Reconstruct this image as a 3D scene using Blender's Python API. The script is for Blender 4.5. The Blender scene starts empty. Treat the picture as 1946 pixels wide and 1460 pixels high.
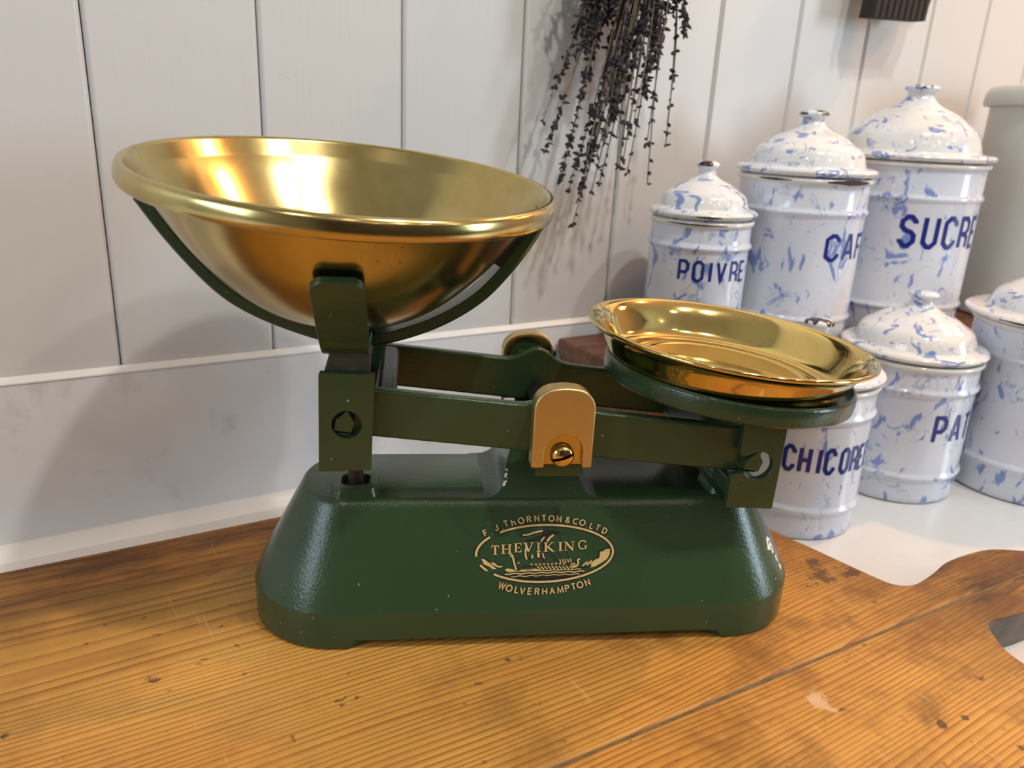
import bpy, bmesh, math, random
from math import sin, cos, pi, radians, sqrt, atan2, hypot
from mathutils import Vector, Matrix
random.seed(7)
SC = bpy.context.scene
COL = SC.collection

# ------------------------------------------------------------------ camera
cam_d = bpy.data.cameras.new('camera')
cam = bpy.data.objects.new('camera', cam_d); COL.objects.link(cam)
RGT = Vector((0.85654987, -0.51395647, 0.0465946))
UPV = Vector((0.12696073, 0.2973788, 0.94628052))
FWD = Vector((0.50020325, 0.80462078, -0.31997206))
M = Matrix((RGT, UPV, -FWD)).transposed().to_4x4()
M.translation = Vector((0, 0, 0.30))
cam.matrix_world = M
cam_d.sensor_fit = 'HORIZONTAL'; cam_d.sensor_width = 36; cam_d.lens = 36 * 1500 / 1946
cam_d.clip_start = 0.01
cam_d.dof.use_dof = True; cam_d.dof.focus_distance = 0.42; cam_d.dof.aperture_fstop = 11
SC.camera = cam

# ------------------------------------------------------------------ world, lights, exposure
w = bpy.data.worlds.new('world'); SC.world = w; w.use_nodes = True
w.node_tree.nodes['Background'].inputs[0].default_value = (0.75, 0.85, 1, 1)
w.node_tree.nodes['Background'].inputs[1].default_value = 0.35
SC.view_settings.view_transform = 'Standard'; SC.view_settings.look = 'None'
SC.view_settings.gamma = 1; SC.view_settings.use_curve_mapping = False
SC.view_settings.exposure = 0.0

def lamp(name, loc, target, power, color, size, spot=None):
    d = bpy.data.lights.new(name, 'SPOT' if spot else 'AREA')
    d.energy = power; d.color = color
    if spot:
        d.spot_size = radians(spot); d.spot_blend = 0.6; d.shadow_soft_size = size
    else:
        d.shape = 'DISK'; d.size = size
    o = bpy.data.objects.new(name, d); COL.objects.link(o)
    o.location = loc
    o.rotation_euler = (Vector(target) - Vector(loc)).to_track_quat('-Z', 'Y').to_euler()
    return o
WARM = (1, 0.80, 0.58)
lamp('downlight', (0.40, -0.28, 1.52), (0.30, 0.40, 0.1), 9, (1, 0.95, 0.87), 0.06)
lamp('downlight', (0.78, -0.42, 1.52), (0.40, 0.40, 0.1), 5.5, (1, 0.95, 0.87), 0.06)
lamp('downlight', (1.75, 0.22, 1.52), (1.45, 0.50, 0.2), 15, (1, 0.50, 0.21), 0.07)
lamp('downlight', (-0.75, -0.55, 1.52), (-0.7, -0.2, 0), 3, (1, 0.90, 0.78), 0.07)
lamp('downlight', (0.50, -1.50, 1.52), (0.5, -1.4, 0), 3, WARM, 0.07)
lamp('downlight', (1.60, -1.40, 1.52), (1.6, -1.4, 0), 3, WARM, 0.07)
for px_, py_ in ((-0.25, -1.0), (1.0, -0.75), (1.05, -1.75), (0.0, -1.9)):
    lamp('downlight', (px_, py_, 1.52), (px_, py_, 0), 1.4, WARM, 0.06)
wl = lamp('window_daylight', (2.66, -1.45, 0.62), (0.3, 0.25, 0.1), 54, (0.70, 0.88, 1.0), 0.8)
wl.data.shape = 'RECTANGLE'; wl.data.size = 0.95; wl.data.size_y = 1.15
pt = bpy.data.lights.new('warm_table_lamp', 'POINT'); pt.energy = 9.0; pt.color = (1, 0.47, 0.18); pt.shadow_soft_size = 0.05
pto = bpy.data.objects.new('warm_table_lamp', pt); COL.objects.link(pto); pto.location = (1.55, 0.30, 0.78)
wl2 = lamp('window_daylight', (-1.55, 0.02, 0.62), (0.2, 0.25, 0.1), 15, (0.66, 0.86, 1.0), 0.8)
wl2.data.shape = 'RECTANGLE'; wl2.data.size = 0.8; wl2.data.size_y = 0.9

# ------------------------------------------------------------------ helpers
def new_obj(name, bm, mats, parent=None, smooth=None, bevel=None, segs=2, keep=False):
    me = bpy.data.meshes.new(name)
    if not keep: bmesh.ops.recalc_face_normals(bm, faces=bm.faces[:])
    bm.to_mesh(me); bm.free()
    if not isinstance(mats, (list, tuple)): mats = [mats]
    for m in mats: me.materials.append(m)
    if smooth is not None:
        for p in me.polygons: p.use_smooth = True
        me.set_sharp_from_angle(angle=radians(smooth))
    o = bpy.data.objects.new(name, me); COL.objects.link(o)
    if parent is not None: o.parent = parent
    if bevel:
        md = o.modifiers.new('bevel', 'BEVEL'); md.width = bevel; md.segments = segs
        md.limit_method = 'ANGLE'; md.angle_limit = radians(35); md.harden_normals = False
    return o

def tag(o, label, cat, group=None):
    o['label'] = label; o['category'] = cat
    if group: o['group'] = group
    return o
def struct(o):
    o['kind'] = 'structure'; return o
def empty(name, loc=(0, 0, 0), rz=0.0):
    o = bpy.data.objects.new(name, None); COL.objects.link(o)
    o.location = loc; o.rotation_euler = (0, 0, rz); o.empty_display_size = 0.02
    return o

def box(bm, x0, x1, y0, y1, z0, z1, M=None):
    vs = [bm.verts.new((x, y, z)) for z in (z0, z1) for x, y in ((x0, y0), (x1, y0), (x1, y1), (x0, y1))]
    if M is not None:
        for v in vs: v.co = M @ v.co
    for f in ((3, 2, 1, 0), (4, 5, 6, 7), (0, 1, 5, 4), (1, 2, 6, 5), (2, 3, 7, 6), (3, 0, 4, 7)):
        bm.faces.new([vs[i] for i in f])
    return vs

def prism(bm, pts, fn0, fn1):
    """side walls + two caps between fn0(p) and fn1(p)"""
    a = [bm.verts.new(fn0(p)) for p in pts]; b = [bm.verts.new(fn1(p)) for p in pts]
    n = len(pts)
    for i in range(n):
        j = (i + 1) % n
        bm.faces.new((a[i], a[j], b[j], b[i]))
    bm.faces.new(a[::-1]); bm.faces.new(b)
    return a, b
def prism_y(bm, pts, y0, y1):
    return prism(bm, pts, lambda p: (p[0], y0, p[1]), lambda p: (p[0], y1, p[1]))
def prism_z(bm, pts, z0, z1):
    return prism(bm, pts, lambda p: (p[0], p[1], z0), lambda p: (p[0], p[1], z1))

def lathe(bm, prof, n=96, M=None, close=False, mat=0):
    rings = []
    for r, z in prof:
        if r < 1e-6: rings.append([bm.verts.new((0, 0, z))])
        else: rings.append([bm.verts.new((r * cos(2 * pi * i / n), r * sin(2 * pi * i / n), z)) for i in range(n)])
    prs = list(zip(rings[:-1], rings[1:]))
    if close: prs.append((rings[-1], rings[0]))
    for A, B in prs:
        for i in range(n):
            j = (i + 1) % n
            if len(A) == 1 and len(B) == 1: continue
            if len(A) == 1: f = bm.faces.new((A[0], B[i], B[j]))
            elif len(B) == 1: f = bm.faces.new((A[i], A[j], B[0]))
            else: f = bm.faces.new((A[i], A[j], B[j], B[i]))
            f.material_index = mat
    if M is not None:
        for R in rings:
            for v in R: v.co = M @ v.co

def tube(bm, path, rad, n=6):
    rings = []
    for k, p in enumerate(path):
        p = Vector(p)
        t = (Vector(path[min(k + 1, len(path) - 1)]) - Vector(path[max(k - 1, 0)])).normalized()
        u = t.cross(Vector((0.3, 1, 0.1))).normalized(); v = t.cross(u)
        r = rad[k] if isinstance(rad, (list, tuple)) else rad
        rings.append([bm.verts.new(p + r * (cos(2 * pi * i / n) * u + sin(2 * pi * i / n) * v)) for i in range(n)])
    for A, B in zip(rings[:-1], rings[1:]):
        for i in range(n):
            j = (i + 1) % n; bm.faces.new((A[i], A[j], B[j], B[i]))
    bm.faces.new(rings[0][::-1]); bm.faces.new(rings[-1])

def arc(cx, cy, rx, ry, a0, a1, n=12):
    return [(cx + rx * cos(radians(a0 + (a1 - a0) * i / n)), cy + ry * sin(radians(a0 + (a1 - a0) * i / n))) for i in range(n + 1)]
def smooth_path(p, n=6):
    out = []
    for i in range(len(p) - 1):
        p0 = p[max(i - 1, 0)]; p1 = p[i]; p2 = p[i + 1]; p3 = p[min(i + 2, len(p) - 1)]
        for k in range(n):
            t = k / n
            out.append(tuple(0.5 * (2 * b + (c - a) * t + (2 * a - 5 * b + 4 * c - d) * t * t + (3 * b - a - 3 * c + d) * t ** 3)
                             for a, b, c, d in zip(p0, p1, p2, p3)))
    out.append(tuple(p[-1])); return out
def resample(p, step):
    out = [p[0]]
    for a, b in zip(p[:-1], p[1:]):
        L = hypot(b[0] - a[0], b[1] - a[1]); k = max(1, int(math.ceil(L / step)))
        for i in range(1, k + 1): out.append((a[0] + (b[0] - a[0]) * i / k, a[1] + (b[1] - a[1]) * i / k))
    return out

def ribbon(bm, path, wd, fn, closed=False):
    """flat stroke of width wd along a 2-D path, mapped into space by fn(u, v)"""
    q = [path[0]]
    for p in path[1:]:
        if hypot(p[0] - q[-1][0], p[1] - q[-1][1]) > 1e-9: q.append(p)
    if closed and hypot(q[0][0] - q[-1][0], q[0][1] - q[-1][1]) < 1e-9: q.pop()
    n = len(q)
    if n < 2: return
    L, Rr = [], []
    for i in range(n):
        a = q[(i - 1) % n] if (closed or i > 0) else None
        b = q[(i + 1) % n] if (closed or i < n - 1) else None
        d1 = Vector((q[i][0] - a[0], q[i][1] - a[1])).normalized() if a else None
        d2 = Vector((b[0] - q[i][0], b[1] - q[i][1])).normalized() if b else None
        if d1 is None: d1 = d2
        if d2 is None: d2 = d1
        n1 = Vector((-d1.y, d1.x)); n2 = Vector((-d2.y, d2.x)); m = n1 + n2
        if m.length < 1e-4: m = n1.copy()
        m.normalize(); k = 1 / max(0.45, m.dot(n1))
        o = m * (k * wd / 2)
        L.append(bm.verts.new(fn(q[i][0] + o.x, q[i][1] + o.y)))
        Rr.append(bm.verts.new(fn(q[i][0] - o.x, q[i][1] - o.y)))
    for i in range(n if closed else n - 1):
        j = (i + 1) % n
        bm.faces.new((Rr[i], Rr[j], L[j], L[i]))

# stroke letters in a box: x 0..w, y 0..1 ; 'oct' capitals with cut corners
def octo(w, c=0.18):
    return [(c, 0), (w - c, 0), (w, c), (w, 1 - c), (w - c, 1), (c, 1), (0, 1 - c), (0, c), (c, 0)]
def oct_letters():
    c = 0.16; w = 0.46
    D = {}
    D['O'] = (w, [octo(w, c)])
    D['C'] = (w, [[(w, 0.26), (w, c), (w - c, 0), (c, 0), (0, c), (0, 1 - c), (c, 1), (w - c, 1), (w, 1 - c), (w, 0.74)]])
    D['P'] = (w, [[(0, 0), (0, 1), (w - c, 1), (w, 1 - c), (w, 0.42 + c), (w - c, 0.42), (0, 0.42)]])
    D['R'] = (w, [[(0, 0), (0, 1), (w - c, 1), (w, 1 - c), (w, 0.46 + c), (w - c, 0.46), (0, 0.46)], [(w - c - 0.04, 0.46), (w, 0.34), (w, 0)]])
    D['I'] = (0.10, [[(0.05, 0), (0.05, 1)]])
    D['V'] = (w, [[(0, 1), (w / 2, 0), (w, 1)]])
    D['E'] = (w * 0.9, [[(w * 0.9, 1), (0, 1), (0, 0), (w * 0.9, 0)], [(0, 0.5), (w * 0.7, 0.5)]])
    D['F'] = (w * 0.9, [[(w * 0.9, 1), (0, 1), (0, 0)], [(0, 0.5), (w * 0.7, 0.5)]])
    D['A'] = (w * 1.05, [[(0, 0), (w * 0.42, 1), (w * 0.63, 1), (w * 1.05, 0)], [(w * 0.16, 0.30), (w * 0.9, 0.30)]])
    D['S'] = (w, [[(0, 0.22), (0, c), (c, 0), (w - c, 0), (w, c), (w, 0.36), (w - c * 0.8, 0.48), (c * 0.8, 0.54), (0, 0.66), (0, 1 - c), (c, 1), (w - c, 1), (w, 1 - c), (w, 0.78)]])
    D['U'] = (w, [[(0, 1), (0, c), (c, 0), (w - c, 0), (w, c), (w, 1)]])
    D['H'] = (w, [[(0, 0), (0, 1)], [(w, 0), (w, 1)], [(0, 0.5), (w, 0.5)]])
    D['T'] = (w, [[(0, 1), (w, 1)], [(w / 2, 1), (w / 2, 0)]])
    return D
OCT = oct_letters()
def round_letters():
    D = {}
    w = 0.66
    def el(a0, a1, cx=w / 2, cy=0.5, rx=w / 2, ry=0.5): return arc(cx, cy, rx, ry, a0, a1, 16)
    D['F'] = (0.5, [[(0.5, 1), (0, 1), (0, 0)], [(0, 0.52), (0.42, 0.52)]])
    D['.'] = (0.1, [[(0.0, 0.06), (0.12, 0.06)]])
    D['J'] = (0.45, [[(0.45, 1), (0.45, 0.22)] + arc(0.225, 0.22, 0.225, 0.22, 0, -170, 10)[1:]])
    D['T'] = (0.6, [[(0, 1), (0.6, 1)], [(0.3, 1), (0.3, 0)]])
    D['h'] = (0.5, [[(0, 0), (0, 1)], [(0, 0.45)] + arc(0.25, 0.4, 0.25, 0.22, 170, 0, 8) + [(0.5, 0)]])
    D['H'] = (0.6, [[(0, 0), (0, 1)], [(0.6, 0), (0.6, 1)], [(0, 0.5), (0.6, 0.5)]])
    D['O'] = (0.84, [arc(0.42, 0.5, 0.42, 0.5, 0, 360, 24)])
    bowl = [(0, 1), (0.28, 1)] + arc(0.28, 0.76, 0.24, 0.24, 90, -90, 10)[1:] + [(0, 0.52)]
    D['R'] = (0.55, [[(0, 0), (0, 1)], bowl, [(0.26, 0.52), (0.56, 0)]])
    D['P'] = (0.52, [[(0, 0), (0, 1)], bowl])
    D['N'] = (0.62, [[(0, 0), (0, 1), (0.62, 0), (0.62, 1)]])
    D['&'] = (0.6, [[(0.6, 0), (0.16, 0.66)] + arc(0.28, 0.8, 0.16, 0.18, 220, -60, 12) + [(0.1, 0.42)] + arc(0.24, 0.24, 0.22, 0.24, 150, 330, 10) + [(0.58, 0.44)]])
    D['C'] = (0.68, [arc(0.42, 0.5, 0.42, 0.5, 48, 312, 20)])
    D['L'] = (0.45, [[(0, 1), (0, 0), (0.45, 0)]])
    D['D'] = (0.62, [[(0, 0), (0, 1), (0.2, 1)] + arc(0.2, 0.5, 0.42, 0.5, 90, -90, 14)[1:] + [(0, 0)]])
    D['W'] = (0.95, [[(0, 1), (0.24, 0), (0.475, 0.95), (0.71, 0), (0.95, 1)]])
    D['V'] = (0.66, [[(0, 1), (0.33, 0), (0.66, 1)]])
    D['E'] = (0.48, [[(0.48, 1), (0, 1), (0, 0), (0.48, 0)], [(0, 0.52), (0.42, 0.52)]])
    D['A'] = (0.7, [[(0, 0), (0.35, 1), (0.7, 0)], [(0.13, 0.34), (0.57, 0.34)]])
    D['M'] = (0.8, [[(0, 0), (0.06, 1), (0.4, 0.12), (0.74, 1), (0.8, 0)]])
    return D
RND = round_letters()

# ------------------------------------------------------------------ materials
def mat(name):
    m = bpy.data.materials.new(name); m.use_nodes = True
    nt = m.node_tree; b = nt.nodes['Principled BSDF']
    return m, nt, b
def N(nt, t, **kw):
    n = nt.nodes.new(t)
    for k, v in kw.items():
        if k == 'inp':
            for kk, vv in v.items(): n.inputs[kk].default_value = vv
        else: setattr(n, k, v)
    return n
def math_n(nt, op, a, b=None, c=None):
    n = nt.nodes.new('ShaderNodeMath'); n.operation = op
    for i, s in enumerate((a, b, c)):
        if s is None: continue
        if isinstance(s, (int, float)): n.inputs[i].default_value = s
        else: nt.links.new(s, n.inputs[i])
    return n.outputs[0]
def ramp(nt, src, stops):
    n = nt.nodes.new('ShaderNodeValToRGB'); nt.links.new(src, n.inputs[0])
    cr = n.color_ramp
    while len(cr.elements) < len(stops): cr.elements.new(0.5)
    for e, (p, c) in zip(cr.elements, stops):
        e.position = p; e.color = (c, c, c, 1) if isinstance(c, (int, float)) else (*c, 1)
    return n.outputs[0]
def mixc(nt, f, a, b, mode='MIX'):
    n = nt.nodes.new('ShaderNodeMix'); n.data_type = 'RGBA'; n.blend_type = mode
    for i, s in ((0, f), (6, a), (7, b)):
        if isinstance(s, (int, float)): n.inputs[i].default_value = s
        elif isinstance(s, tuple): n.inputs[i].default_value = (*s, 1)
        else: nt.links.new(s, n.inputs[i])
    return n.outputs[2]
def coords(nt, scale=(1, 1, 1), rand=False, kind='Object', loc=(0, 0, 0)):
    tc = N(nt, 'ShaderNodeTexCoord'); mp = N(nt, 'ShaderNodeMapping')
    nt.links.new(tc.outputs[kind], mp.inputs[0]); mp.inputs['Scale'].default_value = scale
    mp.inputs['Location'].default_value = loc
    out = mp.outputs[0]
    if rand:
        oi = N(nt, 'ShaderNodeObjectInfo'); va = N(nt, 'ShaderNodeVectorMath'); va.operation = 'ADD'
        k = math_n(nt, 'MULTIPLY', oi.outputs['Random'], 37.0)
        nt.links.new(out, va.inputs[0]); nt.links.new(k, va.inputs[1]); out = va.outputs[0]
    return out
def noise(nt, vec, scale, detail=4, rough=0.55, dist=0.0, out=0):
    n = N(nt, 'ShaderNodeTexNoise', inp={'Scale': scale, 'Detail': detail, 'Roughness': rough, 'Distortion': dist})
    nt.links.new(vec, n.inputs['Vector']); return n.outputs[out]
def bump(nt, b, h, strength, dist=0.001):
    n = N(nt, 'ShaderNodeBump', inp={'Strength': strength, 'Distance': dist})
    nt.links.new(h, n.inputs['Height']); nt.links.new(n.outputs[0], b.inputs['Normal'])
def simple(name, col, rough=0.5, metal=0.0, nz=None, bs=None):
    m, nt, b = mat(name)
    b.inputs['Base Color'].default_value = (*col, 1); b.inputs['Roughness'].default_value = rough; b.inputs['Metallic'].default_value = metal
    if nz:
        v = coords(nt); h = noise(nt, v, nz[0]); c = mixc(nt, h, tuple(x * (1 - nz[1]) for x in col), tuple(min(1, x * (1 + nz[1])) for x in col))
        nt.links.new(c, b.inputs['Base Color'])
        if bs: bump(nt, b, h, bs)
    return m

def m_green():
    m, nt, b = mat('green_enamel_paint')
    v = coords(nt)
    big = noise(nt, v, 14, 3)
    col = mixc(nt, big, (0.024, 0.048, 0.021), (0.032, 0.064, 0.027))
    # small flakes of lost paint
    fl = noise(nt, v, 420, 2, 0.4)
    flm = ramp(nt, fl, [(0.775, 0.0), (0.80, 1.0)])
    col = mixc(nt, flm, col, (0.45, 0.46, 0.40))
    # the two larger chips on the right end
    rag = noise(nt, v, 260, 3)
    for (px, py, pz, r) in ((0.1352, 0.0273, 0.0450, 0.0042), (0.1362, 0.0275, 0.0415, 0.0034), (0.1419, 0.0280, 0.0350, 0.0024), (-0.0242, 0.0282, 0.0842, 0.0010), (-0.0237, 0.0290, 0.0858, 0.0012), (-0.0233, 0.0297, 0.0876, 0.0013), (-0.0231, 0.0305, 0.0893, 0.0012), (-0.0229, 0.0316, 0.0912, 0.0010), (0.1442, 0.0267, 0.0300, 0.0022)):
        d = N(nt, 'ShaderNodeVectorMath'); d.operation = 'DISTANCE'
        nt.links.new(v, d.inputs[0]); d.inputs[1].default_value = (px, py, pz)
        k = math_n(nt, 'MULTIPLY', rag, 2 * r)
        k = math_n(nt, 'LESS_THAN', d.outputs[1 if len(d.outputs) > 1 else 0], k)
        k2 = math_n(nt, 'GREATER_THAN', noise(nt, v, 330, 2), 0.47)
        k = math_n(nt, 'MULTIPLY', k, k2)
        col = mixc(nt, k, col, (0.75, 0.76, 0.74))
    nt.links.new(col, b.inputs['Base Color'])
    b.inputs['Roughness'].default_value = 0.22; b.inputs['Specular IOR Level'].default_value = 0.42
    b.inputs['Coat Weight'].default_value = 0.08; b.inputs['Coat Roughness'].default_value = 0.10
    bm_ = noise(nt, v, 620, 3, 0.55)
    bump(nt, b, bm_, 0.42, 0.0005)
    return m
def m_worn():
    m, nt, b = mat('worn_dark_iron')
    v = coords(nt); h = noise(nt, v, 160, 5, 0.65)
    c = ramp(nt, h, [(0.3, (0.010, 0.020, 0.014)), (0.62, (0.03, 0.04, 0.034)), (0.8, (0.14, 0.13, 0.11))])
    nt.links.new(c, b.inputs['Base Color']); b.inputs['Roughness'].default_value = 0.38
    bump(nt, b, h, 0.3, 0.0006); return m
def m_brass(name, c0, c1, rough, rvar, spots=0.0):
    m, nt, b = mat(name)
    v = coords(nt)
    n1 = noise(nt, v, 22, 5, 0.6); n2 = noise(nt, v, 240, 3, 0.6)
    col = mixc(nt, ramp(nt, n1, [(0.35, 0.0), (0.7, 1.0)]), c0, c1)
    if spots:
        s = ramp(nt, math_n(nt, 'MULTIPLY', n2, noise(nt, v, 30, 2)), [(0.40, 0.0), (0.46, spots)])
        col = mixc(nt, s, col, (0.10, 0.08, 0.03))
    nt.links.new(col, b.inputs['Base Color']); b.inputs['Metallic'].default_value = 1
    sc = noise(nt, coords(nt, (60, 60, 900)), 1.0, 3, 0.7)
    r = math_n(nt, 'MULTIPLY_ADD', n1, rvar, rough - rvar * 0.4)
    nt.links.new(r, b.inputs['Roughness'])
    bump(nt, b, sc, 0.02, 0.0004)
    return m
def m_enamel(name, flecks=True, tint=(0.675, 0.705, 0.785), dark=None, lid=False):
    m, nt, b = mat(name)
    v0 = coords(nt, rand=True)
    v = coords(nt, (1, 1, 0.62), rand=True) if not lid else coords(nt, (1, 1, 1.3), rand=True)
    base = mixc(nt, noise(nt, v0, 26, 3), tuple(0.88 * t for t in tint), tuple(min(1, 1.06 * t) for t in tint))
    col = base
    if flecks:
        # irregular blotches drawn out along the side, and thin wandering veins
        n1 = noise(nt, v, 62, 3, 0.55, 1.3)
        f1 = ramp(nt, n1, [(0.585, 0.0), (0.64, 0.85)])
        n2 = noise(nt, v, 26, 3, 0.5, 2.2)
        rid = math_n(nt, 'ABSOLUTE', math_n(nt, 'SUBTRACT', n2, 0.5))
        f2 = ramp(nt, rid, [(0.004, 0.55), (0.022, 0.0)])
        gate = ramp(nt, noise(nt, v0, 30, 2), [(0.50, 0.0), (0.62, 1.0)])
        f2 = math_n(nt, 'MULTIPLY', f2, gate)
        haze = ramp(nt, noise(nt, v, 18, 4, 0.6, 1.0), [(0.42, 0.0), (0.72, 0.40)])
        col = mixc(nt, haze, col, (0.50, 0.58, 0.78))
        f = math_n(nt, 'MAXIMUM', f1, f2)
        col = mixc(nt, f, col, (0.13, 0.215, 0.53))
    if dark:
        z0, amt = dark
        sx = N(nt, 'ShaderNodeSeparateXYZ'); tc = N(nt, 'ShaderNodeTexCoord'); nt.links.new(tc.outputs['Object'], sx.inputs[0])
        g = math_n(nt, 'GREATER_THAN', sx.outputs[2], z0)
        k = ramp(nt, noise(nt, v0, 90, 2), [(amt, 0.0), (amt + 0.03, 1.0)])
        col = mixc(nt, math_n(nt, 'MULTIPLY', g, k), col, (0.035, 0.018, 0.012))
    nt.links.new(col, b.inputs['Base Color']); b.inputs['Roughness'].default_value = 0.14
    b.inputs['Coat Weight'].default_value = 0.3
    bump(nt, b, noise(nt, v0, 70, 2), 0.12, 0.0012)
    return m
BZ = 0.024
def m_wood(name, seed, split=None):
    """pine plank: grain along x, ring lines that close up away from the wall, grime and stains"""
    m, nt, b = mat(name)
    tc = N(nt, 'ShaderNodeTexCoord'); sx = N(nt, 'ShaderNodeSeparateXYZ'); nt.links.new(tc.outputs['Object'], sx.inputs[0])
    v = coords(nt, loc=(seed, seed * 2, 0))
    vl = coords(nt, (1, 5, 1), loc=(seed, seed, 0))
    warp = noise(nt, coords(nt, (0.8, 2.4, 1), loc=(seed * 3, seed, 0)), 2.6, 2, 0.4)
    warp = math_n(nt, 'SUBTRACT', warp, 0.5)
    t = math_n(nt, 'MULTIPLY_ADD', warp, 0.045, sx.outputs[1])
    g = math_n(nt, 'ADD', math_n(nt, 'MULTIPLY', t, 95.0), math_n(nt, 'MULTIPLY', math_n(nt, 'MINIMUM', t, 0.375), 190.0))
    g = math_n(nt, 'ADD', g, math_n(nt, 'MULTIPLY', noise(nt, coords(nt, (0.5, 55, 1), loc=(seed, 0, 0)), 1.0, 1), 3.0))
    fr = math_n(nt, 'FRACT', g)
    tri = math_n(nt, 'POWER', fr, 2.6)
    edge = ramp(nt, fr, [(0.93, 1.0), (1.0, 0.0)])
    line = math_n(nt, 'MULTIPLY', tri, edge)
    line = math_n(nt, 'MULTIPLY', line, ramp(nt, noise(nt, vl, 9, 3), [(0.25, 0.55), (0.65, 1.0)]))
    base = mixc(nt, noise(nt, v, 5, 4, 0.6), (0.50, 0.220, 0.033), (0.75, 0.420, 0.100))
    base = mixc(nt, ramp(nt, noise(nt, vl, 3.0, 3), [(0.35, 0.0), (0.75, 0.55)]), base, (0.36, 0.125, 0.016))
    fib = noise(nt, coords(nt, (6, 260, 1)), 1.5, 3, 0.7)
    base = mixc(nt, ramp(nt, fib, [(0.35, 0.22), (0.6, 0.0)]), base, (0.36, 0.15, 0.03))
    col = mixc(nt, math_n(nt, 'MULTIPLY', line, 1.0), base, (0.20, 0.042, 0.006))
    # grime: along the back edge and around the handle
    gb = N(nt, 'ShaderNodeMapRange', inp={'From Min': 0.410, 'From Max': 0.480, 'To Min': 0.0, 'To Max': 0.82}); nt.links.new(sx.outputs[1], gb.inputs[0])
    gh = N(nt, 'ShaderNodeMapRange', inp={'From Min': 0.385, 'From Max': 0.50, 'To Min': 0.0, 'To Max': 1.0}); nt.links.new(sx.outputs[0], gh.inputs[0])
    gm = math_n(nt, 'MAXIMUM', gb.outputs[0], gh.outputs[0])
    gm = math_n(nt, 'MULTIPLY', gm, ramp(nt, noise(nt, vl, 12, 5, 0.7), [(0.3, 0.35), (0.6, 1.1)]))
    col = mixc(nt, gm, col, (0.055, 0.022, 0.008))
    # brown stains and dark specks
    st = ramp(nt, noise(nt, v, 17, 5, 0.65), [(0.50, 0.0), (0.74, 0.85)])
    gx = N(nt, 'ShaderNodeMapRange', inp={'From Min': 0.10, 'From Max': 0.45, 'To Min': 0.50, 'To Max': 1.7}); nt.links.new(sx.outputs[0], gx.inputs[0])
    st = math_n(nt, 'MULTIPLY', st, gx.outputs[0])
    col = mixc(nt, st, col, (0.15, 0.060, 0.016))
    st2 = ramp(nt, noise(nt, coords(nt, (1, 2.2, 1), loc=(seed * 5, 0, 0)), 42, 5, 0.75), [(0.55, 0.0), (0.75, 0.45)])
    st2 = math_n(nt, 'MULTIPLY', st2, gx.outputs[0])
    col = mixc(nt, st2, col, (0.20, 0.085, 0.022))
    sp = ramp(nt, noise(nt, coords(nt, (1, 1.4, 1), loc=(seed, 5, 0)), 75, 3, 0.6), [(0.665, 0.0), (0.73, 0.80)])
    col = mixc(nt, sp, col, (0.05, 0.03, 0.018))
    # pale scratches across the grain
    sv = coords(nt, (90, 10, 1), loc=(seed, 1, 0)); sc = noise(nt, sv, 1.3, 3, 0.7, 0.6)
    sc = math_n(nt, 'MULTIPLY', ramp(nt, sc, [(0.66, 0.0), (0.72, 0.22)]), 1.0)
    col = mixc(nt, sc, col, (0.80, 0.56, 0.26))
    rg = noise(nt, coords(nt), 120, 4, 0.7)
    for (px, py, r, cc) in ((0.3178, 0.2000, 0.0050, (0.62, 0.40, 0.22)), (0.3168, 0.1945, 0.0052, (0.62, 0.40, 0.22)), (0.3172, 0.1895, 0.0030, (0.62, 0.40, 0.22)),
                            (0.3578, 0.1555, 0.0032, (0.02, 0.012, 0.008)), (0.3731, 0.1523, 0.0028, (0.02, 0.012, 0.008)), (0.3776, 0.1277, 0.0034, (0.02, 0.012, 0.008)),
                            (0.4390, 0.2696, 0.0090, (0.06, 0.030, 0.012)), (0.4174, 0.2755, 0.0100, (0.07, 0.034, 0.013)), (0.4280, 0.2900, 0.0070, (0.07, 0.034, 0.013))):
        d = N(nt, 'ShaderNodeVectorMath'); d.operation = 'DISTANCE'
        nt.links.new(tc.outputs['Object'], d.inputs[0]); d.inputs[1].default_value = (px, py, BZ)
        k = math_n(nt, 'DIVIDE', d.outputs[1], r)
        k = math_n(nt, 'ADD', k, math_n(nt, 'MULTIPLY', math_n(nt, 'SUBTRACT', rg, 0.5), 3.2))
        col = mixc(nt, ramp(nt, k, [(0.55, 0.8), (0.95, 0.0)]), col, cc)
    nt.links.new(col, b.inputs['Base Color'])
    r = math_n(nt, 'MULTIPLY_ADD', noise(nt, v, 30, 4), 0.22, 0.36)
    nt.links.new(r, b.inputs['Roughness'])
    b.inputs['Specular IOR Level'].default_value = 0.35
    h = math_n(nt, 'ADD', math_n(nt, 'MULTIPLY', line, -0.5), noise(nt, coords(nt, (25, 160, 25)), 2, 4, 0.7))
    bump(nt, b, h, 0.22, 0.0006)
    return m
def m_darkwood():
    m, nt, b = mat('reddish_brown_wood')
    v = coords(nt, (3, 60, 60)); h = noise(nt, v, 2.2, 4, 0.6, 0.6)
    c = ramp(nt, h, [(0.3, (0.060, 0.020, 0.008)), (0.7, (0.21, 0.078, 0.028))])
    nt.links.new(c, b.inputs['Base Color']); b.inputs['Roughness'].default_value = 0.42; bump(nt, b, h, 0.15); return m
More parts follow.
